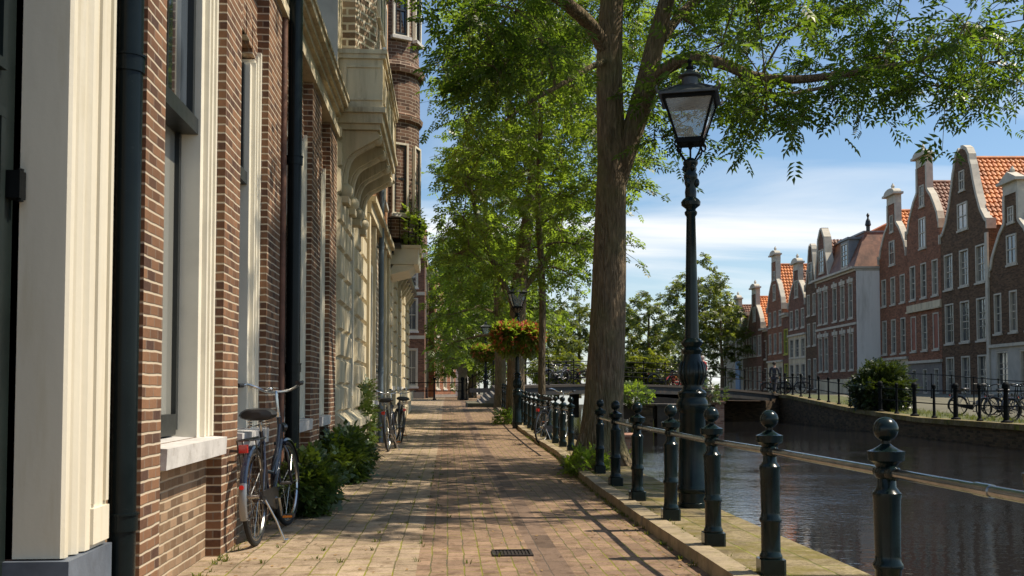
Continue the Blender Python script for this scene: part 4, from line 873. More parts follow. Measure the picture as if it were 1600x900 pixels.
canal_house('canal_house', 'low ivy grown house with orange roof behind the far railing', 1191, 1200, 23.8, 'brick_dark', 'flat', 6.6, 6.6, [(1.2, 3.2, 1, .6), (4.0, 5.8, 1, .5)])
canal_house('canal_house', 'grey neck gable house with white framed windows and orange roof', 1169, 1191, 23.6, 'brick_brown', 'neck', 7.2, 11.4, [(1.2, 3.4, 3, .55), (4.4, 6.4, 3, .7)], [(.5, 1.0, 7.8, 9.2)], roof='tile', roofz=10.2)
canal_house('canal_house', 'narrow dark house behind the pale blue fronted one', 1161, 1169, 23.6, 'brick_dark', 'flat', 8.6, 8.6, [(1.2, 3.4, 2, .5), (4.4, 6.4, 2, .5)], frame='white_far')
t, fr, W_ = canal_house('canal_house', 'pale rendered gable house with bright blue doorway', 1145, 1161, 23.6, 'stucco', 'neck', 7.6, 11.0, [(4.4, 6.4, 3, .55), (6.6, 7.4, 3, .4)], [(.5, .9, 8.2, 9.3)], roof='tile_dark', roofz=10.0)
b = MB(); b.fb(fr, 1.2, 3.2, .6, 4.1, 0, .08); b.build('blue_door', M['blue'], t)
canal_house('canal_house', 'farthest grey house of the row partly behind the tree', 1130, 1145, 23.6, 'stucco', 'neck', 7.0, 10.4, [(1.2, 3.2, 3, .5), (4.4, 6.0, 3, .5)], [(.5, .9, 7.8, 8.8)], roof='tile_dark', roofz=9.4)

# ------------------------------------------------------------------ bridge
A_, B_ = cw(-.9, 41.0), cw(13.7, 51.9); bu = (B_ - A_); BL = bu.length; bu.normalize(); bn = Vector((bu.y, -bu.x, 0))   # bn towards the camera
def zd(u): t_ = u / BL; return 1.38 - 1.25 * (t_ - .38) ** 2 if t_ > 0.1 else lerp(t_, [(-.09, .58), (0, .98), (.10, 1.284)])
bf = Fr(A_, bu, bn); BW = 5.0
t = thing('canal_bridge', 'low arched bridge with dark girder and brick piers across the canal', 'bridge', bf.p(BL / 2, 0, -2.5))
def u_in(n): return max(0, (2.0 - A_.x - bn.x * n) / bu.x)       # the deck starts at the quay line
us = [k * BL / 30 for k in range(31)]
b = MB()
for a, c in zip(us, us[1:]):
    if a > 4.2: continue
    q_ = [(max(a, u_in(0)), 0), (max(c, u_in(0)), 0), (max(c, u_in(-BW)), -BW), (max(a, u_in(-BW)), -BW)]
    b.hexa([bf.p(u, zd(u) - .10, n) for u, n in q_] + [bf.p(u, zd(u), n) for u, n in q_])
for a, c in zip(us, us[1:]):
    if a <= 4.2: continue
    q0 = [bf.p(a, zd(a) - .10, 0), bf.p(c, zd(c) - .10, 0), bf.p(c, zd(c) - .10, -BW), bf.p(a, zd(a) - .10, -BW)]; q1 = [bf.p(a, zd(a), 0), bf.p(c, zd(c), 0), bf.p(c, zd(c), -BW), bf.p(a, zd(a), -BW)]; b.hexa(q0 + q1)
b.build('deck', M['deck'], t)
b = MB(); e0, e1 = u_in(0), u_in(-BW); c0, c1 = bf.p(e0, 0, 0), bf.p(e1, 0, -BW); x_ = Vector((-.17, 0, 0))
def zz0(v, z): return Vector((v.x, v.y, z))
for k in range(4):
    h0, h1 = zg(c0.y) + (zd(e0) - zg(c0.y)) * (1 - (k + 1) / 5), zg(c1.y) + (zd(e1) - zg(c1.y)) * (1 - (k + 1) / 5); a0, a1 = x_ * k, x_ * (k + 1)
    b.hexa([zz0(c0 + a1, .2), zz0(c0 + a0, .2), zz0(c1 + a0, .2), zz0(c1 + a1, .2), zz0(c0 + a1, h0), zz0(c0 + a0, h0), zz0(c1 + a0, h1), zz0(c1 + a1, h1)])
b.build('steps', M['grey_stone'], t)
for n_ in (-.06, -BW + .2):
    b = MB()
    for a, c in zip(us, us[1:]):
        if a < u_in(n_): continue
        b.hexa([bf.p(a, zd(a) - .42, n_ - .16), bf.p(c, zd(c) - .42, n_ - .16), bf.p(c, zd(c) - .42, n_), bf.p(a, zd(a) - .42, n_), bf.p(a, zd(a) - .101, n_ - .16), bf.p(c, zd(c) - .101, n_ - .16), bf.p(c, zd(c) - .101, n_), bf.p(a, zd(a) - .101, n_)])
    b.build('girder', M['steel_dark'], t)
b = MB()
for k, u in enumerate([.12, .24, .36, .48, .6, .72, .84]):
    u *= BL; b.hexa([bf.p(u, zd(u) - .3, -.3), bf.p(u + .2, zd(u) - .3, -.3), bf.p(u + .2, zd(u) - .3, -BW + .4), bf.p(u, zd(u) - .3, -BW + .4), bf.p(u, zd(u) - .102, -.3), bf.p(u + .2, zd(u) - .102, -.3), bf.p(u + .2, zd(u) - .102, -BW + .4), bf.p(u, zd(u) - .102, -BW + .4)])
b.build('cross_beams', M['steel_dark'], t)
def bu_at(px):     # where the image column px meets the bridge's front face
    k = (px - 800) / F; a = A_.dot(rgt) - k * A_.dot(fwd); c = bu.dot(rgt) - k * bu.dot(fwd); return -a / c
for px, wd in ((993, .36), (1024, .42)):
    u = bu_at(px)
    for n_ in (-.5, -BW + .9): b = MB(); b.fb(bf, u - wd / 2, u + wd / 2, -.2, zd(u) - .42, n_ - .3, n_); b.build('pile', M['timber'], t)
b = MB(); u0_ = BL - 1.3; b.fb(bf, u0_, BL + .8, -1.2, zd(BL) - .35, -BW, .0); b.prism([bf.p(u0_, zd(BL) - .349, -.05), bf.p(BL + .5, zd(BL) - .349, -.05), bf.p(BL + .5, zd(BL) - .1, -.05), bf.p(u0_, zd(u0_) - .43, -.05)], bn * (-.3)); b.build('abutment', M['brick_quay'], t)
# bridge railings
def rail_run(name, lab, pts, post_gap, h, r_post=.03, r_rail=.02, rails=(1.0, .55), mat='iron_black', heavy=0, ball=True, group=None):
    """pts: world base points (a polyline)"""
    L_ = [0]
    for a, c in zip(pts, pts[1:]): L_.append(L_[-1] + (Vector(c) - Vector(a)).length)
    def at_l(l):
        for i in range(len(pts) - 1):
            if l <= L_[i + 1] + 1e-6: f = (l - L_[i]) / (L_[i + 1] - L_[i]); return Vector(pts[i]).lerp(Vector(pts[i + 1]), f)
        return Vector(pts[-1])
    t = thing(name, lab, 'railing', at_l(L_[-1] / 2), 0, group)
    n = max(1, round(L_[-1] / post_gap))
    for k in range(n + 1):
        p = at_l(L_[-1] * k / n); hv = heavy and k % heavy == 0; rp = r_post * (1.6 if hv else 1)
        b = MB(); b.lathe([(-.05, rp * 1.9), (.06, rp * 1.9), (.08, rp * 1.3), (.10, rp), (h - .04, rp * .8), (h - .02, rp * 1.4), (h + .02, rp * 1.3)], p, 8)
        if ball: b.ball(p + Vector((0, 0, h + .05)), rp * 1.35, 8)
        b.build('post', M[mat], t, True)
    for f in rails:
        b = MB(); m = max(2, int(L_[-1] / 1.0)); b.tube([at_l(L_[-1] * k / m) + Vector((0, 0, h * f)) for k in range(m + 1)], r_rail, 6); b.build('rail', M[mat], t, True)
    return t
def bline(u0, u1, n_, m=14): return [bf.p(u0 + (u1 - u0) * k / m, zd(u0 + (u1 - u0) * k / m), n_) for k in range(m + 1)]
rail_run('bridge_railing', 'black iron railing along the near side of the bridge', bline(u_in(0), BL, -.12), 1.35, 1.0, .028, .022, (.98, .52))
rail_run('bridge_railing', 'black iron railing along the far side of the bridge', bline(u_in(-BW), BL, -BW + .15), 1.5, 1.0, .028, .022, (.98, .52))
pe = bf.p(u_in(-BW), 0, -BW + .15); rail_run('approach_railing', 'black iron railing linking the street end to the far side of the bridge', [(.95, 53, zg(53)), (pe.x, pe.y, zd(u_in(-BW)))], 1.5, 1.05, .028, .022, (.93, .48))
rail_run('street_railing', 'black iron railing closing the street end on the left', [(-2.15, 53, zg(53)), (.75, 53, zg(53))], 1.4, 1.05, .05, .025, (.86, .45), heavy=2)
# far bank fence in two runs, left and right of the bush
def fbp(px): return 13.72 * F / (px - 800)
rail_run('quay_fence', 'black post and rail fence curving from the bridge to the round bush', [cw(13.72, d, zb(d)) for d in (51.5, 49, 46, 43, 40, 38.8)], 1.45, 1.0, .045, .02, (.9, .48), group='fences on the far quay')
rail_run('quay_fence', 'black post and rail fence right of the round bush on the far quay', [cw(13.72, d, zb(d)) for d in (38.2, 36, 33, 30, 27, 24.5, 22)], 1.55, 1.0, .05, .02, (.9, .48), heavy=2, group='fences on the far quay')
rail_run('inner_fence', 'second plain black fence behind the parked bicycles on the far bank', [cw(19.5, d, zb(d)) for d in (52, 46, 40, 34, 28)], 2.2, 1.15, .03, .02, (.98,), ball=False)
# landing stage on brick piers in front of the bridge
t = thing('landing_stage', 'dark timber landing stage on brick piers below the bridge', 'landing stage', cw(5.4, 36.5, .5))
b = MB(); b.fb(Fr(cw(0, 35.5), rgt, -fwd), 3.4, 7.35, .50, .60, -3.6, 0); b.fb(Fr(cw(0, 35.5), rgt, -fwd), 3.5, 7.2, .1, .499, -3.5, -.12); b.build('platform', M['timber'], t)
for u, m_, ww in ((4.35, 'brick_quay', .5), (7.0, 'brick_pier', .3), (5.0, 'timber', .3)):
    b = MB(); b.fb(Fr(cw(0, 35.35), rgt, -fwd), u, u + ww, -1.0, .56 if u < 7 else .64, -.8, .05); b.fb(Fr(cw(0, 35.35), rgt, -fwd), u - .05, u + ww + .05, .561 if u < 7 else .641, .63 if u < 7 else .72, -.85, .10); b.build('pier', M[m_], t)
tag(MB().fb(Fr(cw(0, 23.0), rgt, -fwd), 1.9, 2.78, -1.0, .04, -1.1, 0).fb(Fr(cw(0, 23.0), rgt, -fwd), 1.9, 2.84, .041, .10, -1.15, .05).build('quay_buttress', M['brick_pier']), 'reddish brick buttress of the quay at the waterline behind the big tree', 'buttress')
ORD = ['first', 'second', 'third', 'fourth', 'fifth', 'sixth', 'seventh', 'eighth', 'ninth', 'tenth', 'eleventh', 'twelfth', 'thirteenth', 'fourteenth', 'fifteenth', 'sixteenth', 'seventeenth', 'eighteenth', 'nineteenth', 'twentieth', 'twenty-first', 'twenty-second', 'twenty-third', 'twenty-fourth']
# ------------------------------------------------------------------ bollards with a handrail
RH = .685
def make_bollard():
    t = thing('bollard', 'x', 'bollard', (0, 0, 0))
    b = MB(); w_ = .070; ch = .014
    b.prism([(w_, w_ - ch, -.02), (w_ - ch, w_, -.02), (-w_ + ch, w_, -.02), (-w_, w_ - ch, -.02), (-w_, -w_ + ch, -.02), (-w_ + ch, -w_, -.02), (w_ - ch, -w_, -.02), (w_, -w_ + ch, -.02)], (0, 0, .11))
    b.lathe([(.088, .060), (.100, .064), (.112, .060), (.120, .055), (.135, .053), (.285, .053), (.295, .061), (.310, .061), (.320, .053), (.345, .051), (.57, .055), (.585, .058), (.60, .058), (.612, .047), (.625, .038), (.70, .035), (.706, .040), (.714, .045)], (0, 0, 0), 20)
    b.build('post', M['iron'], t, True)
    b = MB(); b.lathe([(.712, .045), (.724, .052), (.732, .068), (.733, .072), (.772, .076), (.773, .070), (.780, .050), (.792, .030), (.802, .018), (.818, .018)], (0, 0, 0), 20); b.build('cap', M['iron'], t, True)
    b = MB(); b.ball((0, 0, .862), .051, 22); b.build('ball', M['iron'], t, True)
    b = MB(); b.ball((0, 0, RH), .050, 16, .8); b.build('rail_socket', M['iron'], t, True)
    return t
bol = make_bollard(); used = False
near = [Vector((BX + .03, 3.0, .077))] + [at(px, py, z=.077) for px, py in ((1390, 1000), (1205, 898), (1115, 853), (1048, 813), (996, 783), (962, 759), (937, 739))]
lab_near = ['bollard just outside the right edge carrying the end of the steel handrail', 'big green iron bollard with ball top at the right front, nearest to the camera', 'second green bollard from the right front in front of open water', 'third green bollard from the right just right of the big lamp post', 'fourth green bollard from the right overlapping the left edge of the big lamp post', 'fifth green bollard from the right left of the big lamp post', 'sixth green bollard from the right with the handrail just right of the tree trunk', 'last green bollard of the near row standing against the tree trunk']
far_b = []
y = 17.2
while y < 41.5:
    if abs(y - 27.4) > .0: far_b.append(Vector((BX + .28, y, zg(y) + .077)))
    y += 1.25
for i, p in enumerate(near + far_b):
    lab = lab_near[i] if i < len(near) else '%s bollard of the row past the big tree, counted from the trunk' % ORD[i - len(near)]
    o = bol if i == 0 else copy_tree(bol, p, 0)
    o.location = p; o.rotation_euler = (R(rnd.uniform(-.6, .6)), R(rnd.uniform(-.6, .6)), R(rnd.uniform(-4, 4))); o['label'] = lab; o['group'] = 'green ball topped bollards along the quay'
DK = {'rim': M['iron_black'], 'spokes': M['iron_black'], 'handlebar': M['iron_black'], 'chain_guard': M['iron_black'], 'kickstand': M['iron_black'], 'crank': M['iron_black'], 'hub': M['iron_black']}
def handrail(P_, lab):
    b = MB(); t = thing('handrail', lab, 'handrail', P_[0])
    pts = [p + Vector((0, 0, RH)) for p in P_]; b.tube(pts, .0205, 12); b.build('tube', M['rail'], t, True)
    for i, p in enumerate(pts):
        for j in (-1, 1):
            k = i + j
            if 0 <= k < len(pts): d = (pts[k] - p).normalized(); c = MB(); c.tube([p + d * .04, p + d * .075, p + d * .085], [.032, .030, .022], 12); c.build('collar', M['iron'], t, True)
    return t
handrail(near, 'worn steel handrail running through the near bollards to the tree trunk')
handrail(far_b, 'steel handrail through the far bollards between the big tree and the bridge')
s_ = MB(); a_, c_ = near[0], near[1]; dR = (a_ - c_).normalized(); p0 = c_.lerp(a_, .62) + Vector((0, 0, RH)); s_.tube([p0, p0 + dR * .10], .024, 12); s_.build('sleeve', M['rail'], bpy.data.objects['handrail'], True)
# ------------------------------------------------------------------ street lamps
def make_lamp():
    t = thing('street_lamp', 'x', 'street lamp', (0, 0, 0)); K = 3.87
    P = [(-.02, .133), (.045, .133), (.05, .126), (.13, .126), (.145, .140), (.17, .142), (.19, .134), (.20, .128), (.82, .113), (.835, .122), (.86, .135), (.90, .142), (.93, .135), (.95, .120), (.965, .118), (.98, .124), (1.0, .126), (1.02, .112), (1.03, .090), (1.06, .082), (1.09, .086), (1.13, .108), (1.18, .116), (1.24, .106), (1.29, .085), (1.34, .074), (1.36, .088), (1.375, .092), (1.385, .080), (1.40, .068), (1.43, .092), (1.445, .098), (1.46, .084), (1.48, .062), (2.05, .050), (2.56, .040), (2.58, .054), (2.60, .056), (2.615, .042), (2.63, .045), (2.66, .082), (2.69, .086), (2.71, .072), (2.73, .048), (2.78, .052), (2.85, .040), (2.90, .060), (2.93, .062), (2.96, .045), (3.0, .048), (3.03, .066), (3.05, .066), (3.06, .050), (3.08, .03)]
    b = MB(); b.lathe(P, (0, 0, 0), 28)
    for k in range(14):        # leaf relief on the vase
        a = 2 * math.pi * k / 14; c_, s_ = math.cos(a), math.sin(a)
        b.tube([(c_ * r, s_ * r, z) for z, r in ((1.07, .084), (1.13, .109), (1.18, .117), (1.24, .108), (1.28, .092))], [.006, .010, .012, .010, .003], 5)
    for k in range(3):
        a = k * 2.1; b.ball((math.cos(a) * .05, math.sin(a) * .05, 2.86), .028, 8, 1.5); b.ball((math.cos(a + 1) * .05, math.sin(a + 1) * .05, 2.99), .024, 8, 1.3)
    b.build('post', M['iron'], t, True)
    zb0, zt0, hb, ht = 3.23, 3.59, .105, .215
    for k in range(4):
        a = R(45 + 90 * k); c_, s_ = math.cos(a), math.sin(a)
        b = MB(); pts = []
        for j in range(9):
            u = j / 8; pts.append((.05 + .10 * u + .02 * math.sin(u * math.pi), 3.04 + .17 * u ** .8))
        pts2 = [(.05, 3.05), (.075, 3.075), (.10, 3.10), (.125, 3.13), (.135, 3.165), (.125, 3.20), (.15, 3.235), (.172, 3.22), (.178, 3.185), (.158, 3.162), (.138, 3.168)]
        b.tube([(c_ * r, s_ * r, z) for r, z in pts2], .0085, 7); b.build('bracket', M['iron_black'], t, True)
    b = MB(); b.tube([(0, 0, 3.06), (0, 0, 3.23)], .009, 8); b.lathe([(3.16, .012), (3.19, .025), (3.22, .03)], (0, 0, 0), 10)
    sq = lambda h, z: [Vector((sx * h, sy * h, z)) for sx, sy in ((-1, -1), (1, -1), (1, 1), (-1, 1))]
    lo, hi = sq(hb, zb0), sq(ht, zt0)
    for k in range(4):
        e = .011; a, c_ = lo[k], hi[k]; b.hexa([a + Vector((x * e, y * e, 0)) for x, y in ((-1, -1), (1, -1), (1, 1), (-1, 1))] + [c_ + Vector((x * e, y * e, 0)) for x, y in ((-1, -1), (1, -1), (1, 1), (-1, 1))])
    b.box(-hb - .012, hb + .012, -hb - .012, hb + .012, 3.205, 3.229); b.box(-.05, .05, -.05, .05, 3.229, 3.245)
    for s_ in (-1, 1):
        b.box(-hb, hb, s_ * hb - .012, s_ * hb + .012, 3.229, 3.248); b.box(s_ * hb - .012, s_ * hb + .012, -hb + .013, hb - .013, 3.229, 3.248)
        b.box(-ht - .012, ht + .012, s_ * ht - .012, s_ * ht + .012, 3.575, 3.605); b.box(s_ * ht - .012, s_ * ht + .012, -ht + .013, ht - .013, 3.575, 3.605)
    b.build('lantern_frame', M['iron_black'], t)
    for k in range(4):
        a, c_, d, e = lo[k] * 1, lo[(k + 1) % 4] * 1, hi[(k + 1) % 4] * 1, hi[k] * 1
        def sh(v, f): return Vector((v.x * f, v.y * f, v.z))
        b = MB(); b.hexa([sh(a, .98), sh(c_, .98), sh(d, .985), sh(e, .985), sh(a, .96), sh(c_, .96), sh(d, .97), sh(e, .97)]); b.build('glass_panel', M['lantern_glass'], t)
    b = MB(); b.lathe([(3.245, .035), (3.25, .05), (3.275, .045), (3.29, .028), (3.31, .03), (3.35, .022), (3.37, .004)], (0, 0, 0), 12); b.build('bulb', M['white'], t, True)
    b = MB(); z0 = 3.606; ev = .258
    b.hexa(sq(ev, z0) + sq(ev, z0 + .018)); b.hexa(sq(ev - .012, z0 + .018) + sq(.085, z0 + .115)); b.hexa(sq(.205, z0 - .002) + sq(.09, z0 + .012)) if False else None
    for sx, sy in ((-1, -1), (1, -1), (1, 1), (-1, 1)): b.tube([(sx * ev, sy * ev, z0 + .01), (sx * (ev + .015), sy * (ev + .015), z0 + .045), (sx * (ev + .006), sy * (ev + .006), z0 + .075)], [.014, .012, .004], 6); b.tube([(sx * ev, sy * ev, z0 + .02), (sx * .085, sy * .085, z0 + .12)], .007, 5)
    b.build('roof', M['lead_dark'], t)
    b = MB(); b.lathe([(3.715, .088), (3.725, .092), (3.735, .074), (3.80, .072), (3.805, .082), (3.812, .102), (3.82, .104), (3.83, .085), (3.86, .045), (3.875, .026)], (0, 0, 0), 20); ch_ = b.build('chimney', M['lead_dark'], t, True)
    b = MB(); b.lathe([(3.87, .020), (3.885, .034), (3.90, .036), (3.912, .018), (3.93, .012), (3.95, .022), (3.965, .018), (3.985, .004)], (0, 0, 0), 12); b.build('finial', M['iron_black'], t, True)
    return t
M['lead_dark'] = pm('lamp_hood_metal', (.055, .06, .058), .42, .2, .3, 8, .15, 30, .5)
lamp = make_lamp(); p1 = at(1083, 793, z=.076)
lamp.location = p1; lamp.rotation_euler = (0, 0, R(-14) - YAW); lamp['label'] = 'large green black lamp post with square glass lantern between the near bollards'; lamp['group'] = 'old street lamps along the quay'
LP2 = Vector((1.84, 27.2, zg(27.2))); LP3 = Vector((1.84, 50.0, zg(50)))
copy_tree(lamp, LP2, R(8), 'street lamp with hanging flower baskets beside the parked bicycle on the quay'); copy_tree(lamp, LP3, R(2), 'smallest and farthest street lamp with a flower basket near the bridge')
def flower_basket(c, r, lab, par=None):
    t = thing('flower_basket', lab, 'flower basket', c, 0, 'hanging flower baskets on the lamp posts'); c = np.array(c)
    b = MB(); b.lathe([(-.30 * r / .5, .12), (-.2, r * .45), (.0, r * .5)], c, 14); b.build('bowl', M['timber'], t, True)
    n = 700; d = unit(rg.normal(0, 1, (n, 3))); rr = r * rg.uniform(.55, 1.05, n)[:, None]; p = c + d * rr * np.array([1, 1, .78]); p[:, 2] -= .0
    leaves('foliage', p, d + rg.normal(0, .4, (n, 3)), np.full(n, .16), 'bush', [M['leaf2']], t)
    n = 330; d = unit(rg.normal(0, 1, (n, 3)) + np.array([0, 0, .25])); p = c + d * r * np.array([1.02, 1.02, .82]) * rg.uniform(.93, 1.1, n)[:, None]
    leaves('blossoms', p, d + rg.normal(0, .3, (n, 3)), np.full(n, .095), 'bush', [M['flower']], t)
    n = 90; d = unit(rg.normal(0, 1, (n, 3)) + np.array([0, 0, -1.0])); p = c + d * r * np.array([.8, .8, 1.0]) * rg.uniform(.8, 1.15, n)[:, None]
    leaves('trailing_foliage', p, d + np.array([0, 0, -1.]), np.full(n, .14), 'bush', [M['leaf_yellow']], t)
    b = MB()
    for s_ in (-1, 0, 1): b.tube([c + np.array([s_ * r * .45, .0, 0]), c + np.array([0, 0, r * 1.1])], .008, 4)
    b.build('chain', M['iron_black'], t)
flower_basket((1.60, 27.0, 2.52), .41, 'round basket of red flowers on the left of the middle lamp post')
flower_basket((2.10, 27.0, 2.50), .39, 'leafy flower basket on the right of the middle lamp post')
flower_basket((1.58, 49.8, 2.95), .40, 'small distant flower basket left of the farthest lamp post')
flower_basket((2.12, 49.8, 2.92), .38, 'small distant flower basket right of the farthest lamp post')
# ------------------------------------------------------------------ bicycles
def make_bike(lab, paint='navy', loc=(0, 0, 0), rz=0, guard='silver', low=False, detail=True, steer=0, wide=1.0, rise=0.0):
    """x forward, rear axle at x=0, wheels touch z=0"""
    t = thing('bicycle', lab, 'bicycle', (0, 0, 0)); r = .345; wb = 1.10; fp = M[paint]
    Ms = Matrix.Translation((wb - .075, 0, 0)) @ Matrix.Rotation(R(steer), 4, 'Z') @ Matrix.Translation((-(wb - .075), 0, 0))
    def turn(b): b.v = [tuple(Ms @ Vector(v)) for v in b.v]; return b
    for x in (0, wb):
        f = turn if x else (lambda b: b)
        b = f(MB().torus((x, 0, r), r - .019, .0185, n=36, k=8)); wh = b.build('wheel', M['tyre'], t, True)
        b = f(MB().torus((x, 0, r), r - .042, .011, n=36, k=6, prof=.013)); b.build('rim', M['chrome'], wh, True)
        b = MB(); ns = 28 if detail else 14
        for k in range(ns):
            a = 2 * math.pi * k / ns; s_ = 1 if k % 2 else -1; a2 = a + (.35 if (k // 2) % 2 else -.35)
            b.tube([(x + math.cos(a2) * .018, s_ * .028, r + math.sin(a2) * .018), (x + math.cos(a) * (r - .05), 0, r + math.sin(a) * (r - .05))], .0013 if detail else .002, 3, False)
        f(b).build('spokes', M['chrome'], wh)
        b = f(MB().tube([(x, -.05, r), (x, .05, r)], .016, 10)); b.build('hub', M['chrome'], wh, True)
    # mudguards
    def guard_(x, a0, a1, mat, f):
        b = MB(); n = 20; vs, fs = [], []
        for i in range(n + 1):
            a = R(a0 + (a1 - a0) * i / n)
            for (dy_, dr_) in ((-.026, -.012), (-.018, .004), (0, .009), (.018, .004), (.026, -.012)): vs.append((x + math.cos(a) * (r + .018 + dr_), dy_, r + math.sin(a) * (r + .018 + dr_)))
        for i in range(n):
            for j in range(4): q0 = i * 5 + j; fs.append((q0, q0 + 1, q0 + 6, q0 + 5))
        b.add(vs, fs); b.tube([(x, .045, r), (x + math.cos(R((a0 + a1) / 2)) * (r + .02), .024, r + math.sin(R((a0 + a1) / 2)) * (r + .02))], .003, 4); b.tube([(x, -.045, r), (x + math.cos(R(a1)) * (r + .02), -.024, r + math.sin(R(a1)) * (r + .02))], .003, 4); b.tube([(x, .045, r), (x + math.cos(R(a1)) * (r + .02), .024, r + math.sin(R(a1)) * (r + .02))], .003, 4)
        return f(b).build('mudguard', mat, t, True)
    mg = guard_(0, 30, 198, fp, lambda b: b); guard_(wb, -8 + 30, 200, fp, turn)
    if guard:
        b = MB(); vs, fs = [], []; n = 8
        for i in range(n + 1):
            a = R(160 + 40 * i / n)
            for (dy_, dr_) in ((-.0275, -.0105), (-.019, .0065), (0, .0115), (.019, .0065), (.0275, -.0105)): vs.append((math.cos(a) * (r + .018 + dr_), dy_, r + math.sin(a) * (r + .018 + dr_)))
        for i in range(n):
            for j in range(4): q0 = i * 5 + j; fs.append((q0, q0 + 1, q0 + 6, q0 + 5))
        b.add(vs, fs); b.build('mudguard_tip', M[guard], mg, True)
        b = MB(); a = R(165); b.tube([(math.cos(a) * (r + .03), 0, r + math.sin(a) * (r + .03)), (math.cos(a) * (r + .045), 0, r + math.sin(a) * (r + .045))], .016, 10); b.build('reflector', M['red_lens'], mg)
    # frame
    bb = Vector((.44, 0, .29)); st = Vector((.27, 0, .80)); hd = Vector((.93, 0, .86)); hb = Vector((.965, 0, .70))
    b = MB(); b.tube([bb, st], .016, 10); b.tube([hb + Vector((0, 0, .02)), (.80, 0, .46), (.62, 0, .33), bb], .019, 10); b.tube([hd + Vector((.005, 0, -.02)), (.80, 0, .60), (.60, 0, .47), (.365, 0, .50)], .015, 10) if low else b.tube([hd + Vector((.0, 0, -.02)), (.60, 0, .80), st + Vector((.01, 0, -.03))], .015, 10)
    b.tube([hd + Vector((-.005, 0, .03)), hb + Vector((.005, 0, -.03))], .022, 10)
    for s_ in (-1, 1): b.tube([bb + Vector((0, s_ * .03, 0)), (.2, s_ * .05, .315), (0, s_ * .055, r)], .010, 6); b.tube([st + Vector((.02, s_ * .015, -.08)), (.12, s_ * .05, .55), (0, s_ * .055, r)], .008, 6)
    b.build('frame', fp, t, True)
    b = MB()
    for s_ in (-1, 1): b.tube([(.975, s_ * .025, .66), (.985, s_ * .05, .60), (1.04, s_ * .05, .42), (wb, s_ * .05, r)], .011, 7)
    b.tube([(.97, -.05, .675), (.97, .05, .675)], .016, 8); turn(b).build('fork', fp, t, True)
    b = MB(); b.tube([(.94, 0, .86), (.90, 0, 1.02 + rise), (.91, 0, 1.045 + rise)], .013, 8); b.tube([(.93, 0, .88), (.92, 0, .93)], .02, 8)
    hbp = [(-.27, 1.10, .70), (-.27, 1.10, .80), (-.26, 1.11, .86), (-.20, 1.085, .93), (-.12, 1.05, .94), (-.05, 1.04, .925), (0, 1.04, .91), (.05, 1.04, .925), (.12, 1.05, .94), (.20, 1.085, .93), (.26, 1.11, .86), (.27, 1.10, .80), (.27, 1.10, .70)]
    P_, r_ = smooth_path([(x, y * wide, z + rise) for y, z, x in hbp], [.0115] * len(hbp), 3); b.tube(P_, .0115, 8)
    hbo = turn(b).build('handlebar', M['chrome'], t, True)
    for s_ in (-1, 1): b = turn(MB().tube([(.80, s_ * .27 * wide, 1.10 + rise), (.68, s_ * .27 * wide, 1.10 + rise)], [.017, .019], 10)); b.build('grip', M['saddle'], hbo, True)
    b = MB(); b.ball((.93, .06, 1.065 + rise), .026, 10, .7); turn(b).build('bell', M['chrome'], hbo, True)
    # saddle: broad at the back with springs
    b = MB(); sec = [(-.13, .03, -.018, .022), (-.12, .095, -.03, .040), (-.06, .118, -.035, .050), (0, .100, -.03, .045), (.06, .055, -.022, .038), (.12, .028, -.018, .033), (.16, .014, -.010, .022)]
    vs, fs = [], []; n = 14
    for (x, w_, lo, hi) in sec:
        for k in range(n): a = 2 * math.pi * k / n; zz_ = math.sin(a); vs.append((st.x - .02 + x, math.cos(a) * w_ * 1.2, .92 + 1.2 * (hi if zz_ > 0 else -lo) * zz_ * (1 - .22 * math.exp(-(math.cos(a) * 3) ** 2) * (zz_ > 0))))
    for i in range(len(sec) - 1):
        for k in range(n): fs.append((i * n + k, i * n + (k + 1) % n, (i + 1) * n + (k + 1) % n, (i + 1) * n + k))
    fs += [tuple(range(n)), tuple((len(sec) - 1) * n + k for k in range(n))]
    b.add(vs, fs); sa = b.build('saddle', M['saddle'], t, True)
    b = MB(); b.tube([st, (.255, 0, .87)], .0125, 8)
    for s_ in (-1, 1):
        c0 = Vector((st.x - .10, s_ * .06, .83)); b.tube([c0 + Vector((math.cos(k * 1.05) * .018, math.sin(k * 1.05) * .018, k * .0032)) for k in range(20)], .004, 5)
        b.tube([(.26, 0, .85), c0, c0 + Vector((-.01, 0, 0))], .006, 5); b.tube([(.26, s_ * .012, .87), (.40, s_ * .012, .90)], .005, 5)
    b.build('saddle_springs', M['chrome'], sa, True)
    # carrier
    b = MB(); zc = .755
    for s_ in (-1, 1):
        b.tube([(.20, s_ * .045, zc), (.10, s_ * .06, zc), (-.22, s_ * .06, zc), (-.26, s_ * .03, zc)], .006, 6); b.tube([(0, s_ * .06, r), (-.04, s_ * .065, zc)], .005, 5); b.tube([(0, s_ * .06, r), (-.20, s_ * .065, zc)], .005, 5)
    b.tube([(-.26, -.03, zc), (-.26, .03, zc)], .006, 6)
    for x in (-.22, -.10, .02, .14): b.tube([(x, -.06, zc), (x, .06, zc)], .005, 5)
    b.tube([(-.25, 0, zc + .008), (.18, 0, zc + .008)], .006, 5); ca = b.build('carrier', M['bike_black'], t, True)
    b = MB(); b.box(-.30, -.27, -.029, .029, .672, .728); b.build('rear_light', M['red_lens'], ca)
    # chain case, cranks, pedals, stand
    b = MB(); pts = [(.44 + .085 * math.cos(R(a)), .29 + .085 * math.sin(R(a))) for a in range(-90, 91, 15)] + [(0 + .035 * math.cos(R(a)), r + .035 * math.sin(R(a))) for a in range(90, 271, 20)]
    b.prism([(x, -.062, z) for x, z in pts], (0, .022, 0)); b.build('chain_guard', M['bike_black'], t, True)
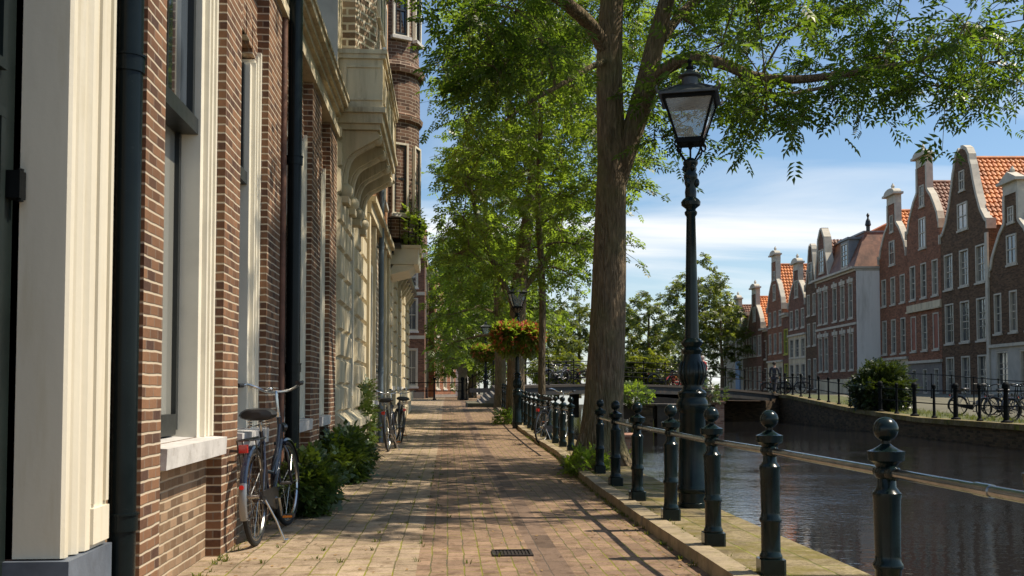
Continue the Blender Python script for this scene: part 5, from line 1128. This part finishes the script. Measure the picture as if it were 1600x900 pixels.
    b = MB(); b.tube([(.44, -.07, .29), (.44, .07, .29)], .014, 8); b.tube([(.44, -.08, .29), (.50, -.085, .15)], .010, 6); b.tube([(.44, .08, .29), (.38, .085, .43)], .010, 6); cr_ = b.build('crank', M['chrome'], t, True)
    for (x, z, s_) in ((.50, .145, -1), (.38, .435, 1)):
        b = MB(); b.box(x - .045, x + .045, s_ * .095, s_ * .175, z - .012, z + .012); pd = b.build('pedal', M['saddle'], cr_)
        b = MB(); b.box(x - .0475, x - .0455, min(s_ * .10, s_ * .17), max(s_ * .10, s_ * .17), z - .008, z + .008); b.box(x + .0455, x + .0475, min(s_ * .10, s_ * .17), max(s_ * .10, s_ * .17), z - .008, z + .008); b.build('pedal_reflector', M['orange_lens'], pd)
    b = MB(); b.tube([(.06, -.06, r - .03), (.12, -.12, .16), (.14, -.17, .012)], .007, 6); b.tube([(.14, -.17, .010), (.20, -.18, .010)], .009, 6); b.build('kickstand', M['chrome'], t, True)
    b = turn(MB().tube([(1.0, 0, .80), (1.05, 0, .80)], [.03, .042], 12)); b.build('headlight', M['bike_black'], t, True)
    o = t; o.location = loc; o.rotation_euler = rz if isinstance(rz, tuple) else (0, 0, rz); return o
r0_, f0_ = at(396, 853, z=0.0), at(440, 824, z=0.0); dv = f0_ - r0_; rzb = math.atan2(dv.y, dv.x)
make_bike('navy bicycle with black sprung saddle leaning on the brick wall in the left foreground', 'navy', r0_ + Vector((.02, 0, 0)), (R(-2.5), 0, rzb), low=True, steer=-5, wide=.88, rise=.05)
bk = make_bike('black bicycle with red rear reflector standing by the wall behind the bushes', 'bike_black', at(607, 706, z=0), (R(-5), 0, R(86)), guard=None, low=True, steer=6, detail=False)
copy_tree(bk, at(628, 690, z=0) + Vector((0, -.6, 0)), (R(4), 0, R(98)), 'dark bicycle nearest the path in the pair beside the cream stone wall')
copy_tree(bk, Vector((1.88, 20.7, 0.01)), (R(5), 0, R(60)), 'dark bicycle leaning on the bollards beside the slim tree', mats={'frame': M['bike_black']})
gB = 'bicycles parked on the far bank'
k = 0
for d_ in (28.3, 29.6, 31.1, 32.6, 34.2, 35.6):
    k += 1; X_ = 15.6 + rnd.uniform(-.3, .5)
    copy_tree(bk, cw(X_, d_, zb(d_)), R(rnd.choice([10, 190]) + rnd.uniform(-14, 14)), '%s parked bicycle behind the far quay fence, counted from the right edge' % ORD[k - 1], gB, mats={**DK, 'frame': M[rnd.choice(['bike_black', 'navy', 'bike_black', 'coat_dark'])]})
for i, d_ in enumerate((58.5, 60, 62, 64.5)):
    copy_tree(bk, cw(15.4 + rnd.uniform(0, .8), d_, zb(d_)), R(rnd.uniform(-30, 30)), '%s bicycle on the far bank beyond the bridge end, counted from the right' % ORD[i], gB, mats=DK)
gC = 'bicycles parked against the bridge railing'
for i, (px_, pt) in enumerate(((952, 'silver'), (975, 'silver'), (990, 'bike_black'), (1008, 'bike_black'), (1028, 'orange_paint'), (1042, 'orange_paint'), (1056, 'coat_red'), (1120, 'bike_black'), (1150, 'orange_paint'), (1166, 'coat_red'), (1186, 'bike_black'), (1203, 'bike_black'))):
    u_ = bu_at(px_); lab = '%s bicycle against the far bridge railing, counted from the tree trunk' % ORD[i]
    if pt in ('orange_paint',): lab = lab.replace(' bicycle', ' bicycle, orange framed,')
    copy_tree(bk, bf.p(u_, zd(u_) + .005, -BW + .75), R(rnd.choice([0, 180]) + rnd.uniform(-25, 25)) + math.atan2(bu.y, bu.x), lab, gC, mats={**DK, 'frame': M[pt], 'mudguard': M[pt]})
# ------------------------------------------------------------------ people
def person(lab, loc, rz, coat, legs, hair, h=1.72, stride=.12):
    t = thing('person', lab, 'person', (0, 0, 0)); s = h / 1.75
    def skin(name, V, E, Rr, mat, par):
        me = bpy.data.meshes.new(name); me.from_pydata([Vector(v) * s for v in V], E, []); o = bpy.data.objects.new(name, me); COL.objects.link(o); attach(o, par)
        m_ = o.modifiers.new('skin', 'SKIN'); 
        for i, r_ in enumerate(Rr): rr_ = r_ if isinstance(r_, tuple) else (r_, r_); me.skin_vertices[0].data[i].radius = (rr_[0] * s, rr_[1] * s)
        me.skin_vertices[0].data[0].use_root = True
        o.modifiers.new('sub', 'SUBSURF').levels = 1; o.modifiers['sub'].render_levels = 2; me.materials.append(mat); m_.use_smooth_shade = True; return o
    me = bpy.data.meshes.new('tmp')
    def addskin(o_v): pass
    import bmesh
    def mk(name, V, E, Rr, mat, par):
        me = bpy.data.meshes.new(name); me.from_pydata([Vector(v) * s for v in V], E, [])
        bm = bmesh.new(); bm.from_mesh(me); ly = bm.verts.layers.skin.verify(); bm.verts.ensure_lookup_table()
        for i, r_ in enumerate(Rr):
            rr_ = r_ if isinstance(r_, tuple) else (r_, r_); bm.verts[i][ly].radius = (rr_[0] * s, rr_[1] * s); bm.verts[i][ly].use_root = (i == 0)
        bm.to_mesh(me); bm.free(); o = bpy.data.objects.new(name, me); COL.objects.link(o); attach(o, par)
        m_ = o.modifiers.new('skin', 'SKIN'); m_.use_smooth_shade = True; q_ = o.modifiers.new('sub', 'SUBSURF'); q_.levels = 1; q_.render_levels = 1; me.materials.append(mat); return o
    g = stride
    V = [(0, 0, .95), (0, 0, 1.20), (0, 0, 1.42), (0, 0, 1.50), (.01, 0, 1.60), (.015, 0, 1.70), (0, .18, 1.40), (-.03, .24, 1.12), (.05, .25, .88), (.07, .25, .80), (0, -.18, 1.40), (.05, -.24, 1.13), (.14, -.24, .92), (.17, -.23, .85), (0, .09, .88), (g, .10, .50), (g * 1.2, .10, .08), (g * 1.2 + .15, .10, .03), (0, -.09, .88), (-g, -.10, .50), (-g * 2.2, -.10, .10), (-g * 2.2 + .14, -.10, .03)]
    E = [(0, 1), (1, 2), (2, 3), (3, 4), (4, 5), (2, 6), (6, 7), (7, 8), (8, 9), (2, 10), (10, 11), (11, 12), (12, 13), (0, 14), (14, 15), (15, 16), (16, 17), (0, 18), (18, 19), (19, 20), (20, 21)]
    Rr = [(.14, .10), (.13, .09), (.13, .08), .05, .085, .075, .055, .042, .032, .035, .055, .042, .032, .035, .085, .06, .045, .035, .085, .06, .045, .035]
    body = mk('body', V, E, Rr, M['skin'], t)
    mk('coat', [(0, 0, .86), (0, 0, 1.0), (0, 0, 1.22), (0, 0, 1.44), (0, .19, 1.41), (-.03, .25, 1.12), (.045, .255, .92), (0, -.19, 1.41), (.05, -.25, 1.13), (.13, -.245, .95)], [(0, 1), (1, 2), (2, 3), (3, 4), (4, 5), (5, 6), (3, 7), (7, 8), (8, 9)], [(.19, .14), (.18, .13), (.165, .12), (.11, .09), .075, .06, .05, .075, .06, .05], coat, body)
    mk('trousers', [(0, 0, .90), (0, .09, .86), (g, .10, .50), (g * 1.2, .10, .09), (0, -.09, .86), (-g, -.10, .50), (-g * 2.15, -.10, .11)], [(0, 1), (1, 2), (2, 3), (0, 4), (4, 5), (5, 6)], [(.16, .11), .105, .078, .065, .105, .078, .065], legs, body)
    b = MB(); b.ball((-.012 * s, 0, 1.685 * s), .098 * s, 12, 1.05); b.build('hair', hair, body, True)
    b = MB(); b.ball((.045 * s, 0, 1.655 * s), .078 * s, 12, 1.2); b.tube([(.115 * s, 0, 1.66 * s), (.14 * s, 0, 1.63 * s)], [.01, .014], 6); b.build('face', M['skin'], body, True)
    t.location = loc; t.rotation_euler = (0, 0, rz); return t
def on_bridge(px, n): u = bu_at(px); return bf.p(u, zd(u), n)
rb = math.atan2(bu.y, bu.x)
person('person in a red coat with grey hair walking over the right end of the bridge', on_bridge(1160, -2.6), rb + R(175), M['coat_red'], M['jeans'], M['hair_grey'])
person('person in dark clothes beside the bicycles at the far bridge end', cw(14.6, 57, zb(57)), rb + R(20), M['coat_dark'], M['coat_dark'], M['hair_dark'], 1.78)
person('person in a pale coat behind the red coated walker on the bridge', on_bridge(1172, -3.4), rb + R(160), M['coat_white'], M['coat_dark'], M['hair_dark'], 1.66)
# ------------------------------------------------------------------ the big tree
Y1 = 14.1
def proj(p):
    v = RM.transposed() @ (Vector(p) - Vector((0, 0, CZ))); return 800 + F * v.x / -v.z, 450 - F * (v.y / -v.z - SH), -v.z
def limb(mb, pix, rad, k=4, seg=14):
    pts = [at(px, py, y=yy) for px, py, yy in pix]; P_, r_ = smooth_path(pts, rad, k); mb.tube(P_, r_, seg, True); return list(zip([tuple(p) for p in P_], r_))
t = thing('tree', 'big ash tree with forked brown trunk arching over the canal beside the lamp post', 'tree', at(940, 735, y=Y1))
b = MB(); nodes = []
trunk = limb(b, [(939, 752, Y1), (939, 722, Y1), (940, 690, Y1), (943, 630, Y1), (949, 520, Y1), (952, 420, Y1), (954, 330, Y1), (956, 255, Y1), (954, 190, Y1), (952, 130, Y1), (953, 60, Y1), (956, 0, Y1), (962, -90, Y1), (975, -220, Y1 - .1), (990, -380, Y1)], [.46, .385, .325, .275, .25, .235, .215, .205, .195, .185, .178, .165, .15, .12, .06], 5, 24)
for k, a in enumerate((20, 75, 140, 200, 262, 320)):
    bp = at(939, 735, y=Y1); d_ = Vector((math.cos(R(a)), math.sin(R(a)), 0)); b.tube([bp + d_ * .20 + Vector((0, 0, .55)), bp + d_ * .30 + Vector((0, 0, .22)), bp + d_ * .40 + Vector((0, 0, .04)), bp + d_ * .60 + Vector((0, 0, -.06))], [.10, .13, .12, .04], 8)
r1 = limb(b, [(956, 335, Y1), (970, 265, Y1 - .02), (990, 200, Y1 - .05), (1008, 135, Y1 - .1), (1025, 62, Y1 - .1), (1042, 0, Y1 - .1), (1062, -90, Y1), (1090, -230, Y1)], [.10, .145, .155, .145, .125, .11, .09, .05], 5, 18)
r2 = limb(b, [(1002, 185, Y1 - .06), (1022, 128, Y1 - .4), (1050, 102, Y1 - .8), (1085, 92, Y1 - 1.2), (1130, 100, Y1 - 1.6), (1180, 120, Y1 - 2), (1250, 124, Y1 - 2.4), (1340, 112, Y1 - 2.7), (1430, 96, Y1 - 3), (1540, 60, Y1 - 3.2)], [.10, .095, .085, .08, .07, .06, .05, .04, .03, .02], 4, 12)
r3 = limb(b, [(1034, 62, Y1 - .1), (1062, 25, Y1 + .3), (1100, -10, Y1 + .8), (1160, -60, Y1 + 1.2), (1260, -120, Y1 + 1.5)], [.075, .07, .06, .05, .03], 4, 10)
r4 = limb(b, [(1150, 108, Y1 - 1.7), (1172, 132, Y1 - 1.4), (1215, 148, Y1 - 1.0), (1280, 138, Y1 - .6), (1350, 120, Y1)], [.04, .035, .03, .025, .015], 4, 8)
r5 = limb(b, [(952, 90, Y1), (930, 50, Y1 - .2), (905, 22, Y1 - .5), (870, -5, Y1 - .8), (820, -45, Y1 - 1.2), (760, -90, Y1 - 1.5)], [.12, .105, .095, .085, .07, .04], 4, 12)
r6 = limb(b, [(950, 95, Y1), (925, 104, Y1 - .5), (880, 130, Y1 - 1.2), (830, 158, Y1 - 1.8), (790, 188, Y1 - 2.2)], [.05, .042, .034, .026, .015], 4, 8)
r7 = limb(b, [(960, 10, Y1), (955, -60, Y1 + 1), (930, -120, Y1 + 2.2), (900, -160, Y1 + 3)], [.09, .08, .06, .03], 4, 8)
trunk_o = b.build('trunk', M['bark'], t, True)
def keep1(p):
    px, py, d = proj(p)
    if px < 720 and py > -60 or (900 < px < 1075 and -40 < py < 290 and d < 15.2): return False
    if p[0] < -1.2 or p[2] > 9.6: return False
    edge = np.interp(px, [560, 640, 700, 780, 860, 930, 1000, 1060, 1130, 1200, 1260, 1330, 1420, 1500, 1600, 1900], [-80, 60, 110, 150, 120, 60, 70, 60, 95, 165, 150, 130, 95, 105, 70, 20])
    return py < edge
soil = MB(); bc = at(939, 735, y=Y1); vs_ = [(bc.x, bc.y, .05)]
for k in range(26):
    a = 2 * math.pi * k / 26; rr_ = .62 * (1 + .16 * math.sin(a * 3 + 1) + .08 * math.sin(a * 7)); vs_.append((min(bc.x + math.cos(a) * rr_, 2.2), bc.y + math.sin(a) * rr_ * 1.1, .006 if bc.x + math.cos(a) * rr_ < 1.62 else .086))
soil.add(vs_, [(0, 1 + k, 1 + (k + 1) % 26) for k in range(26)]); kind(soil.build('tree_pit_soil', M['soil']))
C1 = in_ell(225, (3.2, 13.0, 7.2), (5.6, 5.0, 3.6), keep=keep1, mind=.42)
hang = [at(px, py, y=yy) for px, py, yy in ((1195, 170, 11.8), (1225, 158, 12.2), (1170, 150, 12.6), (1300, 140, 11.2), (1330, 125, 12), (1450, 120, 11), (1480, 135, 10.8), (1560, 95, 10.5), (1110, 120, 13), (760, 120, 12), (715, 90, 12.5), (725, 40, 12), (740, 30, 11.5), (800, 90, 12), (840, 60, 12.5), (1590, 120, 11), (1380, 90, 11.6), (1020, 160, 13.6), (1035, 215, 13.8))]
C1 = np.vstack([C1, np.array([tuple(h) for h in hang])])
br = MB(); grow([trunk[45], trunk[55], trunk[65]] + r1[14:] + r2[8:] + r3[4:] + r4[4:] + r5[6:] + r6[6:] + r7[4:], C1, br, .05, .010)
br.build('branches', M['bark'], t, True)
tw = MB(); P_, A_2, S_ = cluster_leaves(C1, .62, 8, 7, .28, tw, .006, .35, .55)
msk = np.array([not (proj(p)[2] < 5.0) for p in P_]); P_, A_2, S_ = P_[msk], A_2[msk], S_[msk]
leaves('crown', P_, A_2, S_, 'ash', [M['leaf'], M['bark']], t, tw)
# ------------------------------------------------------------------ trees along the quay
def street_tree(lab, base, trunk_pts, rad, c, r, n, leaf='leaf2', kd='elm', size=.25, crad=.7, bark='bark2', zmin=None, keep=None, ntw=7, nsp=6, grp=None, limbs=()):
    t = thing('tree', lab, 'tree', base, 0, grp); b = MB()
    P_, r_ = smooth_path(trunk_pts, rad, 4); b.tube(P_, r_, 14)
    nodes = [(tuple(p), q_) for p, q_ in zip(P_, r_)]
    lim = []
    for pts, rr_ in limbs: lp, lr = smooth_path(pts, rr_, 4); b.tube(lp, lr, 10); lim += [(tuple(p), q_) for p, q_ in zip(lp, lr)]
    b.build('trunk', M[bark], t, True)
    C = in_ell(n, c, r, zmin, .0, keep, .42)
    br = MB(); grow([k_ for k_ in nodes if k_[0][2] > (zmin or 3) - .6] + lim, C, br, .06, .014); br.build('branches', M[bark], t, True)
    tw = MB(); p, a, s = cluster_leaves(C, crad, ntw, nsp, size, tw, .008, .3, .6); leaves('crown', p, a, s, kd, [M[leaf], M[bark]], t, tw)
    return t
GT = 'trees in the row along the quay'
street_tree('slim young tree with thin pale trunk between bicycle and big trunk', (2.2, 24, 0), [(2.22, 24, -.1), (2.2, 24, 1.5), (2.22, 24, 3.5), (2.12, 24, 5.5), (2.2, 24, 8), (2.2, 24, 10.5)], [.10, .085, .08, .07, .05, .02], (2.3, 22.6, 7.3), (3.5, 3.5, 4.0), 118, zmin=3.7, grp=GT, keep=lambda p: proj(p)[0] < 1045 and not (proj(p)[0] > 985 and proj(p)[1] > 415) and not (proj(p)[0] < 712 and proj(p)[1] < 330), leaf='leaf2')
street_tree('stout tree with forked trunk directly behind the lamp with flower baskets', (1.95, 29.6, zg(29.6)), [(1.95, 29.6, 0), (1.95, 29.6, .8), (1.98, 29.6, 2.5), (2.1, 29.6, 4.5), (2.4, 29.4, 7), (2.5, 29.4, 10)], [.36, .27, .25, .22, .15, .05], (1.6, 29.5, 8.0), (3.7, 3.6, 4.8), 100, bark='bark', zmin=3.6, crad=.85, size=.30, grp=GT, ntw=7, nsp=6, keep=lambda p: 700 < proj(p)[0] < 1010 and not (715 < proj(p)[0] < 790 and proj(p)[1] > 455), limbs=[([(2.0, 29.6, 3.4), (1.5, 29.6, 4.4), (1.0, 29.5, 5.6), (.6, 29.4, 7)], [.12, .10, .08, .04]), ([(2.05, 29.6, 3.9), (2.9, 29.6, 5.0), (3.4, 29.5, 6.4)], [.11, .09, .04])])
street_tree('dense tree beyond the flower basket lamp with low hanging crown', (2.0, 39, zg(39)), [(2.0, 39, .2), (2.0, 39, 1.5), (1.95, 39, 4), (1.7, 39, 8)], [.30, .22, .20, .08], (1.4, 39, 7.0), (3.7, 4.0, 5.4), 90, bark='bark', zmin=2.9, crad=1.0, size=.36, grp=GT, ntw=7, nsp=6, keep=lambda p: 694 < proj(p)[0] < 900 and not (722 < proj(p)[0] < 800 and proj(p)[1] > 462))
street_tree('tree with dark trunk left of the farthest lamp post', (.75, 52, zg(52)), [(.8, 55, .3), (.8, 55, 1.6), (.7, 55, 4), (.6, 55, 7)], [.34, .26, .22, .08], (.9, 54, 6.4), (3.4, 4.0, 4.6), 95, bark='bark', zmin=2.6, crad=1.1, size=.42, grp=GT, ntw=7, nsp=5, keep=lambda p: 690 < proj(p)[0] < 860)
street_tree('distant tree closing the view at the end of the path', (1.6, 68, .6), [(1.6, 68, .4), (1.6, 68, 2), (1.5, 68, 5), (1.5, 68, 8)], [.34, .26, .22, .08], (1.8, 68, 6.6), (4.2, 4.0, 4.8), 120, bark='bark', zmin=2.4, crad=1.25, size=.5, grp=GT, ntw=6, nsp=5, keep=lambda p: proj(p)[0] > 675)
# far trees: one built, the others copied
def far_tree_proto(lab, H, cr, zlow, n, leaf, size=.62, seed=1):
    t = thing('tree', lab, 'tree', (0, 0, 0)); b = MB(); b.tube([(0, 0, -.3), (.05, 0, H * .25), (-.1, .1, H * .55), (0, 0, H * .85)], [.32, .24, .16, .04], 10); b.build('trunk', M['bark'], t, True)
    C = in_ell(n, (0, 0, (H + zlow) / 2), (cr, cr, (H - zlow) / 2), None, .2, None, .9); br = MB(); grow([((0, 0, H * .25), .24), ((-.05, .05, H * .4), .2), ((-.1, .1, H * .55), .16), ((0, 0, H * .7), .1)], C, br, .08, .02); br.build('branches', M['bark'], t, True)
    tw = MB(); p, a, s = cluster_leaves(C, 1.05, 6, 6, size, tw, .014, .3, .7); leaves('crown', p, a, s, 'bush', [M[leaf], M['bark']], t, tw); return t
ft = far_tree_proto('tall airy tree behind the bridge directly left of the lamp shaft', 12.0, 3.4, 3.0, 46, 'leaf3', .5); ft.location = cw((1015 - 800) / F * 116, 116, .5)
ft2 = far_tree_proto('bright low rounded tree just above the bridge railing', 5.0, 2.9, .6, 46, 'leaf_yellow', .5); ft2.location = cw((1012 - 800) / F * 84, 112, .4); ft2.location = cw(12.6 * 1.18, 112, .4)
ft3 = far_tree_proto('broad dark green tree at the end of the canal right of the lamp shaft', 14.2, 3.6, 2.6, 56, 'leaf3', .5); ft3.location = cw(19.0, 104, .6)
GF = 'trees at the far end of the canal'
for o in (ft, ft2, ft3): o['group'] = GF
spec = [(ft3, 1128, 100, .72, 'lower dark tree in front of the farthest canal houses'), (ft, 965, 122, .95, 'airy tree seen just right of the big trunk behind the bridge'), (ft3, 905, 126, .95, 'dark tree seen between the slim trunk and the big trunk'), (ft, 868, 118, .85, 'airy tree behind the slim young trunk'), (ft3, 820, 130, .9, 'dark tree behind the flower basket lamp far away'), (ft3, 770, 120, .85, 'dark tree behind the farthest lamp post'), (ft2, 985, 113, 1.0, 'yellow green low tree right beside the big trunk over the bridge'), (ft3, 728, 125, .8, 'dark tree left of the farthest lamp at the street end'), (ft3, 1065, 140, .75, 'hazy dark tree between the two tall trees at the canal end'), (ft2, 870, 112, 1.0, 'low bright tree beyond the left end of the bridge')]
for i, (s_, px, d_, k, lab) in enumerate(spec): copy_tree(s_, cw((px - 800) / F * d_, d_, .4), R(i * 67), lab, GF, k)
# ------------------------------------------------------------------ bushes and weeds
def bush(name, lab, cat, c, r, n, leaf='leaf_bush', size=.16, kd='bush', base=None, stems=10):
    t = thing(name, lab, cat, base or (c[0], c[1], 0)); c = np.array(c); r = np.array(r)
    d = unit(rg.normal(0, 1, (n, 3))); rr = rg.uniform(.25, 1.0, n)[:, None] ** .45; lump = 1 + .16 * np.sin(d[:, :1] * 7 + c[0]) * np.cos(d[:, 1:2] * 6 + 1) + .12 * np.sin(d[:, 2:] * 9)
    p = c + d * r * rr * lump; zb_ = (base or (0, 0, 0))[2]; m_ = p[:, 2] > zb_ + .02; p, d = p[m_], d[m_]
    leaves('foliage', p, d + rg.normal(0, .5, p.shape) + np.array([0, 0, .15]), size * rg.uniform(.6, 1.3, len(p)), kd, [M[leaf]], t)
    b = MB(); b0 = Vector((c[0], c[1], zb_))
    for k in range(stems):
        e = c + unit(rg.normal(0, 1, 3)) * r * .8; e[2] = max(e[2], zb_ + .1); b.tube([b0 + Vector((rnd.uniform(-.1, .1), rnd.uniform(-.1, .1), -.02)), (b0 + Vector(e)) / 2 + Vector((0, 0, .05)), e], [.012, .008, .004], 5)
    b.build('stems', M['bark'], t); return t
g1 = at(500, 800, z=0); bush('bush', 'low dark green bush on the pavement right behind the foreground bicycle', 'bush', (-1.26, 9.35, .22), (.24, .50, .28), 850, size=.105, base=(-1.25, 9.4, 0))
bush('bush', 'taller leafy bush growing at the foot of the cream stone house', 'bush', (-1.28, 12.9, .20), (.28, 1.0, .32), 1100, size=.13, base=(-1.2, 12.8, 0))
bush('climbing_plant', 'light green climbing plant on the wall behind the two bicycles', 'plant', (-1.42, 17.9, .6), (.11, 1.2, .6), 380, 'leaf_bush', .12, base=(-1.42, 17.9, 0))
bush('climbing_plant', 'ivy trailing over the turret balcony and up the brick turret', 'plant', (-.90, 25.9, 5.1), (.26, .9, .6), 260, 'leaf2', .16, base=(-1.2, 26, 4.69))
bush('bush', 'large round bush on the far quay interrupting the fence', 'bush', cw(14.3, 39.6, 1.12), (1.08, 1.2, .95), 3600, 'leaf_dark', .17, base=tuple(cw(14.3, 39.6, .25)), stems=16)
bush('planter', 'twiggy grey plant on the landing stage right of the lamp post', 'plant', cw(6.6, 35.0, 1.0), (.75, .4, .38), 130, 'leaf_bush', .14, base=tuple(cw(6.6, 34.7, .62)), stems=40)
bush('planter', 'leafy potted plants on the landing stage just right of the big trunk', 'plant', cw(4.1, 35.2, .95), (.7, .4, .36), 320, 'leaf2', .14, base=tuple(cw(4.1, 34.9, .62)), stems=40)
bush('weeds', 'tall green weeds growing around the foot of the big tree trunk', 'weeds', (1.80, 13.25, .10), (.30, .42, .20), 260, 'leaf2', .10, base=(1.8, 13.4, 0), stems=20)
bush('weeds', 'small weeds at the foot of the stout tree beyond the lamp', 'weeds', (1.7, 29.2, .3), (.4, .4, .2), 200, 'leaf2', .12, base=(1.7, 29.2, .12))
bush('weeds', 'bright weeds by the waterline behind the sixth bollard', 'weeds', (2.5, 15.2, -.05), (.2, .4, .25), 160, 'leaf_yellow', .12, base=(2.5, 15.2, -.3))
def tufts(name, P0, n_each, h, mats, lab=None):
    b = MB()
    for p in P0:
        for _ in range(n_each):
            a = rnd.uniform(0, 6.28); l = h * rnd.uniform(.4, 1.2); d = Vector((math.cos(a), math.sin(a), 0)); o = Vector(p) + d * rnd.uniform(0, .035); w_ = Vector((-d.y, d.x, 0)) * .004
            m_ = o + d * l * .25 + Vector((0, 0, l * .6)); e = o + d * l * .7 + Vector((0, 0, l * .85)); b.add([o - w_, o + w_, m_ + w_ * .7, m_ - w_ * .7], [(0, 1, 2, 3)]); b.add([m_ - w_ * .7, m_ + w_ * .7, e + w_ * .1, e - w_ * .1], [(0, 1, 2, 3)])
    return kind(b.build(name, mats), 'stuff')
T0 = []
for _ in range(170): yy = rnd.uniform(4.5, 24); T0.append((KI + q(yy) + rnd.uniform(-.03, .006), yy, zg(yy)))
for _ in range(90): yy = rnd.uniform(5, 24); T0.append((KI + .158 + q(yy) + rnd.uniform(-.008, .01), yy, zg(yy) + .07))
for _ in range(110): yy = rnd.uniform(5.2, 20); T0.append((-1.49 + rnd.uniform(0, .06), yy, 0))
for _ in range(60): yy = rnd.uniform(5.5, 16); T0.append((rnd.choice([SX, SX - .165 * rnd.randint(1, 6), SX + .105 * rnd.randint(0, 5)]) , yy, 0))
tufts('grass_tufts', T0, 7, .034, M['grass'])
T1 = [tuple(cw(rnd.uniform(13.95, 15.8), rnd.uniform(24, 45), 0)) for _ in range(900)]; T1 = [(x, y, zb(Vector((x, y, 0)).dot(fwd))) for x, y, _ in T1]
tufts('verge_grass', T1, 5, .16, M['grass'])
b = MB()        # fallen leaves and grit on the paving
for _ in range(1100):
    yy = rnd.uniform(4.6, 22); x = rnd.uniform(-1.45, 1.5) if rnd.random() < .4 else rnd.choice([rnd.uniform(-1.5, -1.2), rnd.uniform(1.35, 1.53)]); a = rnd.uniform(0, 6.28); l = rnd.uniform(.008, .022); d = Vector((math.cos(a), math.sin(a), 0)) * l; e = Vector((-d.y, d.x, 0)) * .5; o = Vector((x, yy, zg(yy) + .004)); b.add([o - d, o + e + Vector((0, 0, .005)), o + d + Vector((0, 0, .003)), o - e], [(0, 1, 2, 3)])
kind(b.build('fallen_leaves', pm('dry_leaf', (.25, .15, .05), .8, 0, .4, 20)), 'stuff')
